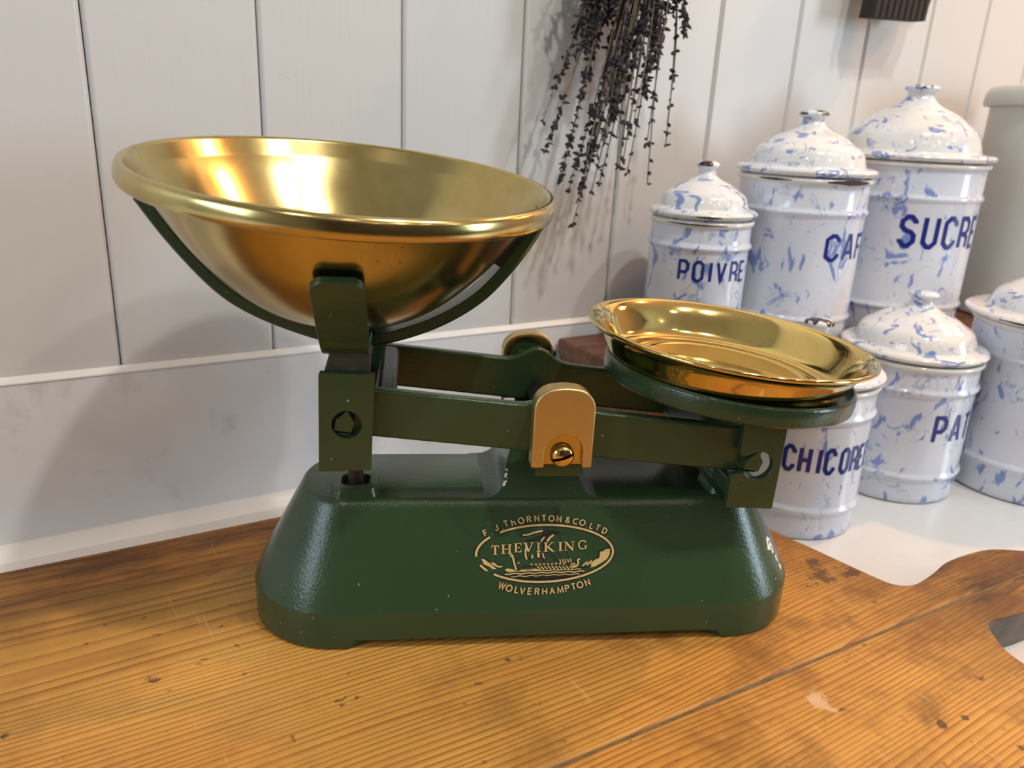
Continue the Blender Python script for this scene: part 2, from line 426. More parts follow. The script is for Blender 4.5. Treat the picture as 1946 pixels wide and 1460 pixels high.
def m_marble(name, col=(0.80, 0.80, 0.80), vein=0.5):
    m, nt, b = mat(name)
    v = coords(nt, (1, 1, 1))
    n1 = noise(nt, v, 9, 6, 0.6, 1.2); n2 = noise(nt, v, 26, 5, 0.6, 0.8)
    s = ramp(nt, math_n(nt, 'MULTIPLY', n1, n2), [(0.30, 0.0), (0.45, vein)])
    c = mixc(nt, noise(nt, v, 3, 3), tuple(x * 0.94 for x in col), tuple(min(1, x * 1.04) for x in col))
    c = mixc(nt, s, c, (0.42, 0.43, 0.46))
    nt.links.new(c, b.inputs['Base Color']); b.inputs['Roughness'].default_value = 0.28; return m
def m_wall():
    m, nt, b = mat('white_wall_paint')
    v = coords(nt, (220, 1, 6)); h = noise(nt, v, 1.0, 4, 0.6)
    b.inputs['Base Color'].default_value = (0.578, 0.577, 0.580, 1); b.inputs['Roughness'].default_value = 0.42
    drip = ramp(nt, noise(nt, coords(nt), 55, 2, 0.5), [(0.70, 0.0), (0.80, 1.6)])
    bump(nt, b, math_n(nt, 'ADD', h, drip), 0.20, 0.0007); return m

GREEN = m_green(); WORN = m_worn()
BOWLB = m_brass('tarnished_brass', (0.46, 0.36, 0.14), (0.61, 0.48, 0.21), 0.185, 0.09, 0.5)
TRAYB = m_brass('polished_brass', (0.66, 0.49, 0.16), (0.80, 0.60, 0.22), 0.075, 0.06, 0.3)
CLIPB = m_brass('satin_brass', (0.58, 0.45, 0.19), (0.66, 0.52, 0.24), 0.42, 0.08, 0.3)
DARK = simple('black_gap', (0.006, 0.006, 0.006), 0.7)
ROD = simple('rusty_brown_steel', (0.035, 0.022, 0.016), 0.5, 0.3, (90, 0.5))
PAD = simple('black_felt', (0.010, 0.010, 0.010), 0.9)
GOLD = simple('gold_transfer', (0.60, 0.44, 0.17), 0.42, 0.15, (900, 0.35))
INK = simple('black_transfer', (0.008, 0.008, 0.007), 0.45)
ENAM = m_enamel('blue_flecked_enamel')
ENAML = m_enamel('blue_flecked_lid_enamel', tint=(0.78, 0.76, 0.73), lid=True)
ENAMK = m_enamel('knob_enamel', tint=(0.74, 0.76, 0.80), lid=True)
ENAMKD = m_enamel('chipped_knob_enamel', tint=(0.74, 0.76, 0.80), lid=True, dark=(0.0052, 0.47))
RIMW = m_enamel('plain_rim_enamel', flecks=False, tint=(0.70, 0.69, 0.66))
RUST = simple('rust_chip', (0.045, 0.022, 0.015), 0.7, 0, (120, 0.5))
BLUE = simple('cobalt_lettering', (0.012, 0.026, 0.20), 0.25)
GREY = simple('grey_tin_paint', (0.52, 0.53, 0.50), 0.35, 0, (40, 0.05))
WALLM = m_wall(); MARB = m_marble('veined_marble', (0.72, 0.735, 0.765)); COUNTM = m_marble('pale_counter_marble', (0.68, 0.675, 0.67), 0.22)
WOODA = m_wood('pine_plank_back', 0.37); WOODB = m_wood('pine_plank_front', 4.1); DWOOD = m_darkwood()
FILL = simple('joint_grime', (0.15, 0.095, 0.042), 0.7, 0, (160, 0.6), 0.4)
LSTEM = simple('dried_stem', (0.18, 0.14, 0.095), 0.7, 0, (60, 0.4))
LBUD = simple('dried_lavender_bud', (0.022, 0.019, 0.026), 0.8, 0, (200, 0.6))
HANGM = simple('dark_brown_carved_wood', (0.014, 0.008, 0.006), 0.75, 0, (40, 0.4))
IRON = simple('black_iron_hook', (0.02, 0.02, 0.02), 0.5, 0.6)

# ------------------------------------------------------------------ room shell
WY = 0.580           # face of the wall boards
G0, GW = 0.0432, 0.10458
XL, XR, YF, ZC, ZF = -1.6, 2.7, -2.3, 1.56, -0.9
bm = bmesh.new()
prof = [(XL, WY)]
i = int(math.ceil((XL - G0) / GW))
while G0 + GW * i < XR - 0.01:
    x = G0 + GW * i
    prof += [(x - 0.0030, WY), (x - 0.0004, WY + 0.0026), (x - 0.00035, WY + 0.0065), (x + 0.00035, WY + 0.0065), (x + 0.0004, WY + 0.0026), (x + 0.0030, WY)]
    i += 1
prof += [(XR, WY)]
a = [bm.verts.new((x, y, ZF)) for x, y in prof]; b_ = [bm.verts.new((x, y, ZC)) for x, y in prof]
for k in range(len(prof) - 1): bm.faces.new((a[k], a[k + 1], b_[k + 1], b_[k]))
c_ = [bm.verts.new((x, WY + 0.03, z)) for z in (ZF, ZC) for x in (XL, XR)]
bm.faces.new((c_[1], c_[0], c_[2], c_[3]))
struct(new_obj('wall_back', bm, WALLM))
def slab(name, x0, x1, y0, y1, z0, z1, m):
    bm = bmesh.new(); box(bm, x0, x1, y0, y1, z0, z1); return struct(new_obj(name, bm, m))
CEILM = simple('ceiling_paint', (0.48, 0.47, 0.45), 0.8)
FARM = simple('dim_far_wall', (0.085, 0.070, 0.055), 0.7, 0, (3, 0.4))
SIDEM = simple('cream_wall', (0.40, 0.38, 0.36), 0.7)
FLOORM = simple('dark_floor', (0.10, 0.065, 0.04), 0.5)
slab('ceiling', XL, XR, YF, WY + 0.03, ZC, ZC + 0.05, CEILM)
slab('floor', XL, XR, YF, WY + 0.03, ZF - 0.05, ZF, FLOORM)
slab('wall_left', XL - 0.05, XL, YF, WY + 0.03, ZF, ZC, SIDEM)
slab('wall_right', XR, XR + 0.05, YF, WY + 0.03, ZF, ZC, SIDEM)
slab('wall_front', XL, XR, YF - 0.05, YF, ZF, ZC, FARM)

bm = bmesh.new()
for (a, b, c, d) in ((-2.00, -1.94, 0.0, 1.25), (-0.96, -0.90, 0.0, 1.25), (-1.94, -0.96, 0.0, 0.06), (-1.94, -0.96, 1.19, 1.25)):
    box(bm, XR - 0.06, XR - 0.001, a, b, c, d)
WFM = simple('white_window_frame', (0.7, 0.7, 0.7), 0.4)
struct(new_obj('window_1', bm, WFM))
bm = bmesh.new()
for (a, b, c, d) in ((-0.44, -0.40, 0.10, 1.14), (0.44, 0.48, 0.10, 1.14), (-0.40, 0.44, 0.10, 0.14), (-0.40, 0.44, 1.10, 1.14)):
    box(bm, XL + 0.001, XL + 0.06, a, b, c, d)
struct(new_obj('window_2', bm, WFM))

# marble upstand with its bead, and the worktop
bm = bmesh.new(); box(bm, XL, XR, 0.5755, 0.5798, 0.0, 0.1215)
tag(new_obj('marble_upstand', bm, MARB, bevel=0.001), 'low white marble upstand with grey smudgy veins along the foot of the boarded wall', 'splashback')
bm = bmesh.new()
pts = [(0.5750, 0.1212), (0.5750, 0.1222), (0.5765, 0.1238), (0.5801, 0.1256), (0.5801, 0.1212)]
prism(bm, pts, lambda p: (XL, p[0], p[1]), lambda p: (XR, p[0], p[1]))
struct(new_obj('trim_1', bm, simple('white_bead', (0.68, 0.68, 0.67), 0.4), smooth=40))
bm = bmesh.new(); box(bm, XL, XR, -0.22, 0.580, -0.03, 0.0)
tag(new_obj('worktop', bm, COUNTM, bevel=0.002), 'pale marble kitchen worktop under the bread board and the canisters', 'worktop')
bm = bmesh.new()
prism(bm, [(0.566, 0.0), (0.5725, 0.0025), (0.5750, 0.009), (0.5756, 0.009), (0.5756, 0.0)], lambda p: (XL, p[0], p[1]), lambda p: (XR, p[0], p[1]))
struct(new_obj('trim_2', bm, simple('white_sealant', (0.80, 0.80, 0.79), 0.35), smooth=50))

# ------------------------------------------------------------------ bread board
BZ = 0.024
board = empty('bread_board', (0, 0, 0))
tag(board, 'worn pine bread board with a pierced handle under the green scale', 'board')
def gap_y(x): return 0.2247 + (x - 0.1711) * (0.2135 - 0.2247) / (0.5475 - 0.1711)
backedge = [(-0.42, 0.512), (-0.041, 0.5112), (0.130, 0.508), (0.30, 0.504), (0.360, 0.492), (0.389, 0.460), (0.412, 0.410), (0.4330, 0.350), (0.4400, 0.3195), (0.4455, 0.2865), (0.4493, 0.263),
            (0.4524, 0.2495), (0.4591, 0.2427), (0.470, 0.2406), (0.4923, 0.2435), (0.514, 0.2475), (0.5442, 0.2463), (0.563, 0.2418), (0.5807, 0.2306), (0.605, gap_y(0.605) + 0.0012)]
be = backedge[:4] + smooth_path(backedge[4:11], 3)[:-1] + smooth_path(backedge[10:], 5)
pa = [(-0.42, gap_y(-0.42) + 0.0012)] + [(x, gap_y(x) + 0.0015) for x in (-0.2, 0, 0.2, 0.4)] + [(p[0], p[1]) for p in be[::-1]]
bm = bmesh.new(); prism_z(bm, pa, 0.0, BZ)
new_obj('plank', bm, WOODA, board, smooth=40, bevel=0.0022)
# front plank: the handle has its hole here
fe = [(0.605, gap_y(0.605) - 0.0012), (0.622, 0.180), (0.618, 0.140), (0.595, 0.112), (0.560, 0.102), (0.510, 0.106), (0.475, 0.112), (0.458, 0.100), (0.448, 0.07), (0.438, -0.02), (0.43, -0.11), (0.38, -0.15)]
fe = [fe[0]] + smooth_path(fe[1:], 5) + [(-0.42, -0.15), (-0.42, gap_y(-0.42) - 0.0012)] + [(x, gap_y(x) - 0.0015) for x in (-0.2, 0, 0.2, 0.4)]
hole = [(0.4461, 0.1614), (0.4488, 0.1724), (0.455, 0.182), (0.4617, 0.1895), (0.467, 0.1932), (0.474, 0.1935), (0.486, 0.191), (0.4997, 0.189), (0.540, 0.186), (0.562, 0.180), (0.570, 0.165), (0.562, 0.148), (0.540, 0.139), (0.49, 0.137), (0.460, 0.143), (0.449, 0.151)]
hole = smooth_path(hole + [hole[0]], 3)[:-1]
def ring_prism(bm, outer, inner, z0, z1):
    from mathutils.geometry import tessellate_polygon
    allp = outer + inner
    tri = tessellate_polygon([[Vector((x, y, 0)) for x, y in outer], [Vector((x, y, 0)) for x, y in inner]])
    lo = [bm.verts.new((x, y, z0)) for x, y in allp]; hi = [bm.verts.new((x, y, z1)) for x, y in allp]
    for t in tri:
        for S_, f in ((hi, 1), (lo, 0)):
            try: bm.faces.new([S_[k] for k in (t if f else t[::-1])])
            except ValueError: pass
    n = len(outer)
    for idx in (list(range(n)), list(range(n, len(allp)))):
        for k in range(len(idx)):
            p, q = idx[k], idx[(k + 1) % len(idx)]
            bm.faces.new((lo[p], lo[q], hi[q], hi[p]))
bm = bmesh.new(); ring_prism(bm, fe, hole, 0.0, BZ)
o = new_obj('plank', bm, [WOODB], board, smooth=40)
# worn, glossy grey inside of the hole
bm = bmesh.new()
n = len(hole); cxh = sum(p[0] for p in hole) / n; cyh = sum(p[1] for p in hole) / n
sh = lambda p, k: (cxh + (p[0] - cxh) * k, cyh + (p[1] - cyh) * k)
A = [bm.verts.new((*sh(p, 1.0), BZ - 0.0008)) for p in hole]; B = [bm.verts.new((*sh(p, 0.985), BZ - 0.004)) for p in hole]
Cc = [bm.verts.new((*sh(p, 0.985), 0.004)) for p in hole]; D = [bm.verts.new((*sh(p, 0.999), 0.0005)) for p in hole]
for P, Q in ((A, B), (B, Cc), (Cc, D)):
    for k in range(n): bm.faces.new((P[k], P[(k + 1) % n], Q[(k + 1) % n], Q[k]))
lin = simple('worn_hole_lining', (0.10, 0.085, 0.075), 0.25, 0, (110, 0.7), 0.8)
new_obj('handle_hole_lining', bm, lin, board, smooth=50)['label'] = 'dark shiny worn inside of the handle hole'
bm = bmesh.new()
prism_z(bm, [(x, gap_y(x) - 0.0016) for x in (-0.42, 0.1, 0.3, 0.45, 0.603)] + [(x, gap_y(x) + 0.0016) for x in (0.603, 0.45, 0.3, 0.1, -0.42)], 0.001, BZ - 0.0012)
new_obj('joint_filler', bm, FILL, board)['label'] = 'grubby joint line between the two planks'

# ------------------------------------------------------------------ the scale
S0 = Vector((0.21680823, 0.30015643, BZ)); SRZ = atan2(-0.41444, 0.91007)
SRZ = radians(-24.485)
scale = empty('kitchen_scale', S0, SRZ)
tag(scale, 'dark green cast iron kitchen balance scale standing on the pine board', 'scale')
MS = Matrix.Translation(S0) @ Matrix.Rotation(SRZ, 4, 'Z')
YC = 0.056; XC = -0.0045
def rrect(a, b, r, nc=14, stops=(-0.1, 0.1)):
    """rounded rectangle, counter-clockwise, with extra points on the long sides"""
    pts = []
    for (sx, sy, a0) in ((1, -1, -90), (1, 1, 0), (-1, 1, 90), (-1, -1, 180)):
        pts += arc(sx * (a - r), sy * (b - r), r, r, a0, a0 + 90, nc)
    return pts
def side_stops(pts, b, xs):
    out = []
    n = len(pts)
    for i in range(n):
        p, q = pts[i], pts[(i + 1) % n]
        out.append(p)
        if abs(abs(p[1]) - b) < 1e-9 and abs(q[1] - p[1]) < 1e-9 and abs(p[0] - q[0]) > 0.05:
            out += [(x, p[1]) for x in (xs if q[0] > p[0] else xs[::-1])]
    return out
XS = [-0.1025, -0.0995, -0.06, 0.0, 0.06, 0.092, 0.098, 0.1035, 0.1065]
def section(a, b, r, z, cx=XC, foot=False):
    pts = rrect(a, b, r)
    n = len(pts); fa = 0.159 - 0.050
    pts = side_stops(pts, b, [x * (a - r) / fa * 0.999 if False else max(-(a - r) + 1e-4 * (k + 1), min((a - r) - 1e-4 * (9 - k), x)) for k, x in enumerate(XS)])
    out = []
    for (x, y) in pts:
        zz = z
        if foot and abs(abs(y) - b) < 1e-9:
            if -0.1000 <= x <= 0.093: zz = z + 0.0048
            elif 0.093 < x <= 0.099: zz = z + 0.0046
            elif 0.099 < x <= 0.104: zz = z + 0.0036
        out.append((cx + x, YC + y, zz))
    return out
bm = bmesh.new()
secs = [section(0.157, 0.0545, 0.0485, 0.0, foot=True), section(0.1590, 0.0560, 0.050, 0.0015, foot=True), section(0.1590, 0.0560, 0.050, 0.0215),
        section(0.1587, 0.0557, 0.0497, 0.0226), section(0.1580, 0.0551, 0.0490, 0.0238)]
def lerp(t): return section(0.1590 - 0.029 * t, 0.0560 - 0.025 * t, 0.050 - 0.024 * t, 0.0225 + 0.055 * t)
secs += [lerp(t) for t in (0.06, 0.3, 0.6, 0.9, 0.955)]
secs += [section(0.1294, 0.0304, 0.0254, 0.0769), section(0.1280, 0.0292, 0.0245, 0.0775)]
rings = [[bm.verts.new(p) for p in s] for s in secs]
n = len(rings[0])
for A, B in zip(rings[:-1], rings[1:]):
    for i in range(n): bm.faces.new((A[i], A[(i + 1) % n], B[(i + 1) % n], B[i]))
bm.faces.new(rings[-1])
cv = bm.verts.new((XC, YC, 0.008))
for i in range(n): bm.faces.new((rings[0][(i + 1) % n], rings[0][i], cv))
# fulcrum saddle rising out of the middle
def fy(z): return 0.025 * (z - 0.0225) / 0.055
sad = [(-0.040, 0.0772)] + [(-0.0345 + 0.011 * sin(t), 0.0885 - 0.011 * cos(t)) for t in [radians(a) for a in range(0, 91, 15)]] + \
      [(-0.0222, 0.097), (-0.0205, 0.1015), (-0.0175, 0.1035), (0.0125, 0.1035), (0.0152, 0.1015), (0.0168, 0.097)] + \
      [(0.0290 - 0.011 * sin(t), 0.0885 - 0.011 * cos(t)) for t in [radians(a) for a in range(90, -1, -15)]] + [(0.0345, 0.0772)]
prism(bm, sad, lambda p: (p[0], fy(p[1]) + 0.0004, p[1]), lambda p: (p[0], 2 * YC - fy(p[1]) - 0.0004, p[1]))
# raised sockets for the stay rods, near the front edge of the plateau at both ends
def socket(cx, cy):
    o_ = [(cx + p[0], cy + p[1]) for p in rrect(0.0118, 0.0120, 0.006, 5)]
    i_ = [(cx + p[0] * 0.66, cy + p[1] * 0.58) for p in rrect(0.0118, 0.0120, 0.006, 5)]
    A = [bm.verts.new((cx + (x - cx) * 1.12, cy + (y - cy) * 1.12, 0.0770)) for x, y in o_]; B = [bm.verts.new((x, y, 0.0822)) for x, y in o_]
    Cq = [bm.verts.new((x, y, 0.0826)) for x, y in i_]; Dq = [bm.verts.new((x, y, 0.0745)) for x, y in i_]
    k = len(o_)
    for P, Q in ((A, B), (B, Cq), (Cq, Dq)):
        for t in range(k): bm.faces.new((P[t], P[(t + 1) % k], Q[(t + 1) % k], Q[t]))
    bm.faces.new(Dq)
socket(-0.1050, 0.0395); socket(0.1070, 0.0395)
base = new_obj('base', bm, GREEN, scale, smooth=28)
for cx in (-0.1050, 0.1070):
    bm = bmesh.new(); lathe(bm, [(0, 0.0772), (0.0068, 0.0772), (0.0068, 0.0785), (0, 0.0785)], 20, Matrix.Translation((cx, 0.0395, 0)))
    new_obj('socket_hole', bm, DARK, base)['label'] = 'dark rod hole in the base top'

# bearing blocks in front of and behind the beam, carried by the saddle
for sgn in (1, -1):
    Y = (lambda y: y) if sgn == 1 else (lambda y: 2 * YC - y)
    bm = bmesh.new()
    box(bm, -0.0105, 0.0145, *sorted((Y(0.0085), Y(0.044))), 0.0985, 0.1045)
    box(bm, -0.0105, 0.0145, *sorted((Y(0.0072), Y(0.0105))), 0.0985, 0.1400)
    new_obj('bearing_block', bm, GREEN, scale, smooth=40, bevel=0.001)

# beam: two side bars, joined at the ends, tilted down to the right
PX, PZ = 0.0, 0.1226; TH = atan2(-0.104, 1)
MB = Matrix.Translation((PX, 0, PZ)) @ Matrix.Rotation(-TH, 4, 'Y')
beam = empty('beam', (0, 0, 0)); beam.parent = scale
def bar_profile():
    top = []
    for k in range(-24, 25):
        x = k * 0.0046
        z = 0.0126 + 0.0090 * math.exp(-((x + 0.000) / 0.0105) ** 2)
        top.append((x, z))
    return [(-0.1150, -0.0128), (0.1150, -0.0128)] + [(0.1150, 0.0126)] + top[::-1] + [(-0.1150, 0.0126)]
for y0, y1 in ((0.0115, 0.0182), (0.0935, 0.1002)):
    bm = bmesh.new(); prism_y(bm, bar_profile(), y0, y1)
    for v in bm.verts: v.co = MB @ v.co
    new_obj('side_bar', bm, GREEN, beam, smooth=30, bevel=0.0016, segs=3)
for x0, x1 in ((-0.0945, -0.0835), (0.0840, 0.0950)):
    bm = bmesh.new(); box(bm, x0, x1, 0.0160, 0.0960, -0.0115, 0.0120, MB)
    new_obj('cross_bar', bm, WORN, beam, smooth=40, bevel=0.003, segs=3)
for cx in (-0.1068, 0.1090):       # knife edges that carry the carriages
    bm = bmesh.new()
    prism_y(bm, [(cx - 0.0058, -0.0042), (cx + 0.0030, -0.0046), (cx + 0.0042, 0.0010), (cx + 0.0002, 0.0070), (cx - 0.0050, 0.0012)], 0.0052, 0.1068)
    for v in bm.verts: v.co = MB @ (v.co + Vector((0, 0, 0.0030 - 0.0075)))
    new_obj('knife_edge', bm, GREEN, beam, bevel=0.0003)
bm = bmesh.new(); prism_y(bm, [(-0.004, -0.006), (0.004, -0.006), (0.0, 0.002)], 0.0085, 0.1035)
for v in bm.verts: v.co = MB @ v.co
new_obj('fulcrum_knife', bm, WORN, beam)
bm = bmesh.new(); lathe(bm, [(0, 0), (0.0100, 0), (0.0108, 0.0008), (0.0108, 0.0045), (0, 0.0045)], 36, Matrix.Translation((-0.004, 0.1070, 0.1360)) @ Matrix.Rotation(radians(90), 4, 'X'))
new_obj('pivot_boss', bm, GREEN, scale, smooth=40)

# left carriage with the bowl cradle
car = empty('bowl_carriage', (0, 0, 0)); car.parent = scale
def plate_with_hole(bm, outer, hc, hr, y0, y1):
    inner = arc(hc[0], hc[1], hr, hr, 0, 360, 28)[:-1]
    from mathutils.geometry import tessellate_polygon
    allp = outer + inner
    tri = tessellate_polygon([[Vector((x, z, 0)) for x, z in outer], [Vector((x, z, 0)) for x, z in inner]])
    A = [bm.verts.new((x, y0, z)) for x, z in allp]; B = [bm.verts.new((x, y1, z)) for x, z in allp]
    for t in tri:
        for S_ in (A, B):
            try: bm.faces.new([S_[k] for k in t])
            except ValueError: pass
    no = len(outer)
    for idx in (list(range(no)), list(range(no, len(allp)))):
        for k in range(len(idx)):
            p, q = idx[k], idx[(k + 1) % len(idx)]
            bm.faces.new((A[p], A[q], B[q], B[p]))
lp = [(-0.1203, 0.1040), (-0.1077, 0.1040), (-0.1073, 0.1046), (-0.0946, 0.1046), (-0.0924, 0.1548), (-0.0940, 0.1552), (-0.1185, 0.1556), (-0.1190, 0.1550)]
for y0, y1 in ((0.0040, 0.0086), (0.1034, 0.1080)):
    bm = bmesh.new(); plate_with_hole(bm, lp, (-0.1062, 0.1290), 0.0074, y0, y1)
    new_obj('bearing_plate', bm, GREEN, car, smooth=40)
bm = bmesh.new()
box(bm, -0.1160, -0.0985, 0.0086, 0.1034, 0.1046, 0.1090)
new_obj('web', bm, GREEN, car, bevel=0.001)
bm = bmesh.new()      # neck: two tapered posts and the top bar across
for y0, y1 in ((0.0070, 0.0160), (0.0960, 0.1050)):
    prism_y(bm, [(-0.1168, 0.1552), (-0.0947, 0.1552), (-0.0944, 0.1680), (-0.1130, 0.1680)], y0, y1)
box(bm, -0.1130, -0.0955, 0.0160, 0.0960, 0.1545, 0.1590)
new_obj('neck', bm, WORN, car, smooth=40, bevel=0.0006)
bm = bmesh.new(); lathe(bm, [(0, 0.0750), (0.0042, 0.0750), (0.0042, 0.1050), (0, 0.1050)], 20, Matrix.Translation((-0.1050, 0.0395, 0)))
new_obj('stay_rod', bm, ROD, car, smooth=40)

def strap(path, wd, th, axis, name, round_tip=False):
    """flat iron strap: path in a vertical plane, wd across it, th away from the bowl"""
    bm = bmesh.new()
    P = smooth_path(path, 6); rows = []
    n = len(P)
    for k, (u, z) in enumerate(P):
        a = P[max(k - 1, 0)]; b = P[min(k + 1, n - 1)]
        t = Vector((b[0] - a[0], b[1] - a[1])).normalized(); nrm = Vector((t.y, -t.x))
        hw = wd / 2
        if round_tip and k > n - 4: hw *= (1.0, 0.93, 0.72)[k - (n - 3)] if k >= n - 3 else 1
        row = []
        for (s, d) in ((-hw, 0), (hw, 0), (hw, th), (-hw, th)):
            uu = u + nrm.x * d; zz = z + nrm.y * d
            row.append(bm.verts.new((-0.106 + s if axis == 'y' else uu, uu if axis == 'y' else YC + s, zz)))
        rows.append(row)
    for A, B in zip(rows[:-1], rows[1:]):
        for i in range(4): bm.faces.new((A[i], A[(i + 1) % 4], B[(i + 1) % 4], B[i]))
    bm.faces.new(rows[0]); bm.faces.new(rows[-1][::-1])
    return new_obj(name, bm, GREEN, car, smooth=40, bevel=0.0010)
right_arm = [(-0.106, 0.1640), (-0.0907, 0.1646), (-0.0646, 0.1735), (-0.0428, 0.1869), (-0.0275, 0.2035), (-0.0165, 0.2195), (-0.0100, 0.2325)]
left_arm = [(-0.106, 0.1640), (-0.1245, 0.1672), (-0.1515, 0.1775), (-0.1705, 0.1900), (-0.1905, 0.2130), (-0.2048, 0.2340)]
# thickness goes outward/down on both
def strap_x(path, name):
    bm = bmesh.new(); P = smooth_path(path, 6); rows = []; n = len(P)
    sg = 1 if path[-1][0] > path[0][0] else -1
    for k, (u, z) in enumerate(P):
        a = P[max(k - 1, 0)]; b = P[min(k + 1, n - 1)]
        t = Vector((b[0] - a[0], b[1] - a[1])).normalized(); nrm = Vector((t.y, -t.x)) * sg
        hw = 0.0115; th = 0.0054
        row = [bm.verts.new((u + nrm.x * d, YC + s, z + nrm.y * d)) for s, d in ((-hw, 0), (hw, 0), (hw, th), (hw - 0.004, th), (hw - 0.006, th + 0.0024), (-hw + 0.006, th + 0.0024), (-hw + 0.004, th), (-hw, th))]
        rows.append(row)
    m_ = 8
    for A, B in zip(rows[:-1], rows[1:]):
        for i in range(m_): bm.faces.new((A[i], A[(i + 1) % m_], B[(i + 1) % m_], B[i]))
    bm.faces.new(rows[0]); bm.faces.new(rows[-1][::-1])
    return new_obj(name, bm, GREEN, car, smooth=30, bevel=0.0006)
strap_x(right_arm, 'cradle_arm'); strap_x(left_arm, 'cradle_arm')
def strap_y(path, name, wd=0.0235, th=0.004):
    bm = bmesh.new(); P = smooth_path(path, 14); rows = []; n = len(P)
    sg = 1 if path[-1][0] > path[0][0] else -1
    for k, (u, z) in enumerate(P):
        a = P[max(k - 1, 0)]; b = P[min(k + 1, n - 1)]
        t = Vector((b[0] - a[0], b[1] - a[1])).normalized(); nrm = Vector((t.y, -t.x)) * sg
        hw = wd / 2 * (0.88 + 0.12 * min(1, k / (n * 0.55)))
        dl = sum(hypot(P[q + 1][0] - P[q][0], P[q + 1][1] - P[q][1]) for q in range(k, n - 1))
        if dl < 0.0065: hw -= 0.0065 - sqrt(max(0, 0.0065 ** 2 - (0.0065 - dl) ** 2))
        rows.append([bm.verts.new((-0.1062 + s, u + nrm.x * d, z + nrm.y * d)) for s, d in ((-hw, 0), (hw, 0), (hw, th), (-hw, th))])
    for A, B in zip(rows[:-1], rows[1:]):
        for i in range(4): bm.faces.new((A[i], A[(i + 1) % 4], B[(i + 1) % 4], B[i]))
    bm.faces.new(rows[0]); bm.faces.new(rows[-1][::-1])
    return new_obj(name, bm, GREEN, car, smooth=35, bevel=0.0009)
strap_y([(0.050, 0.1640), (0.025, 0.1652), (0.0095, 0.1680), (0.0008, 0.1763), (-0.0098, 0.1882), (-0.0199, 0.1997), (-0.0277, 0.2092)], 'cradle_arm')
strap_y([(0.062, 0.1640), (0.087, 0.1655), (0.1045, 0.1690), (0.1130, 0.1775), (0.1245, 0.1900), (0.1345, 0.2030), (0.1395, 0.2105)], 'cradle_arm')
bm = bmesh.new()
pp = smooth_path([(-0.0285, 0.2010), (-0.0215, 0.2098), (-0.0160, 0.2185)], 5); rows = []
for k, (u, z) in enumerate(pp):
    rows.append([bm.verts.new((u + dx, YC + s, z + dz)) for s, dx, dz in ((-0.0112, -0.0045, 0.0026), (0.0112, -0.0045, 0.0026), (0.0112, 0.0002, -0.0001), (-0.0112, 0.0002, -0.0001))])
for A, B in zip(rows[:-1], rows[1:]):
    for i in range(4): bm.faces.new((A[i], A[(i + 1) % 4], B[(i + 1) % 4], B[i]))
bm.faces.new(rows[0]); bm.faces.new(rows[-1][::-1])
new_obj('rest_pad', bm, PAD, car)['label'] = 'black pad between cradle arm and bowl'

# right carriage with the plate holder
carr = empty('plate_carriage', (0, 0, 0)); carr.parent = scale
hx, hz_ = 0.1095, 0.1058
notch = arc(hx, hz_, 0.0080, 0.0080, 205, 360 + 128, 24)
rp = [(0.0945, 0.0812), (0.1205, 0.0800), (0.1212, 0.0806), (0.1226, 0.1320), (0.0985, 0.1330), (0.0985, 0.1122), (0.0995, 0.1112), (0.1040, 0.1118)] + notch[::-1] + [(0.1000, 0.1016), (0.0952, 0.1008)]
for y0, y1 in ((0.0040, 0.0086), (0.1034, 0.1080)):
    bm = bmesh.new(); prism_y(bm, rp, y0, y1)
    new_obj('bearing_plate', bm, GREEN, carr, smooth=40, bevel=0.0005)
bm = bmesh.new(); box(bm, 0.0952, 0.1200, 0.0086, 0.1034, 0.0816, 0.0880)
box(bm, 0.0952, 0.1000, 0.0086, 0.0300, 0.0816, 0.0965)
new_obj('web', bm, GREEN, carr, bevel=0.0008)
TP = radians(4.6)
MP = Matrix.Translation((0.1060, YC, 0.1345)) @ Matrix.Rotation(TP, 4, 'Y')
bm = bmesh.new()
lathe(bm, [(0, 0.0022), (0.034, 0.0022), (0.034, 0.0), (0.0695, 0.0), (0.0708, 0.0012), (0.0712, 0.0050), (0.0712, 0.0094), (0.0707, 0.0108), (0.0700, 0.0113), (0.0690, 0.0112), (0.0684, 0.0100), (0.0682, 0.0062), (0, 0.0062)], 128, MP)
new_obj('plate_ring', bm, GREEN, carr, smooth=35)
bm = bmesh.new(); lathe(bm, [(0, 0.0030), (0.0360, 0.0030), (0.0365, -0.0045), (0.0350, -0.0058), (0, -0.0058)], 64, MP)
new_obj('hub', bm, GREEN, carr, smooth=35)
bm = bmesh.new(); prism_y(bm, [(0.048, 0.1375), (0.090, 0.1345), (0.092, 0.1270), (0.075, 0.1290)], 0.050, 0.062)
new_obj('rib', bm, WORN, carr, bevel=0.001)

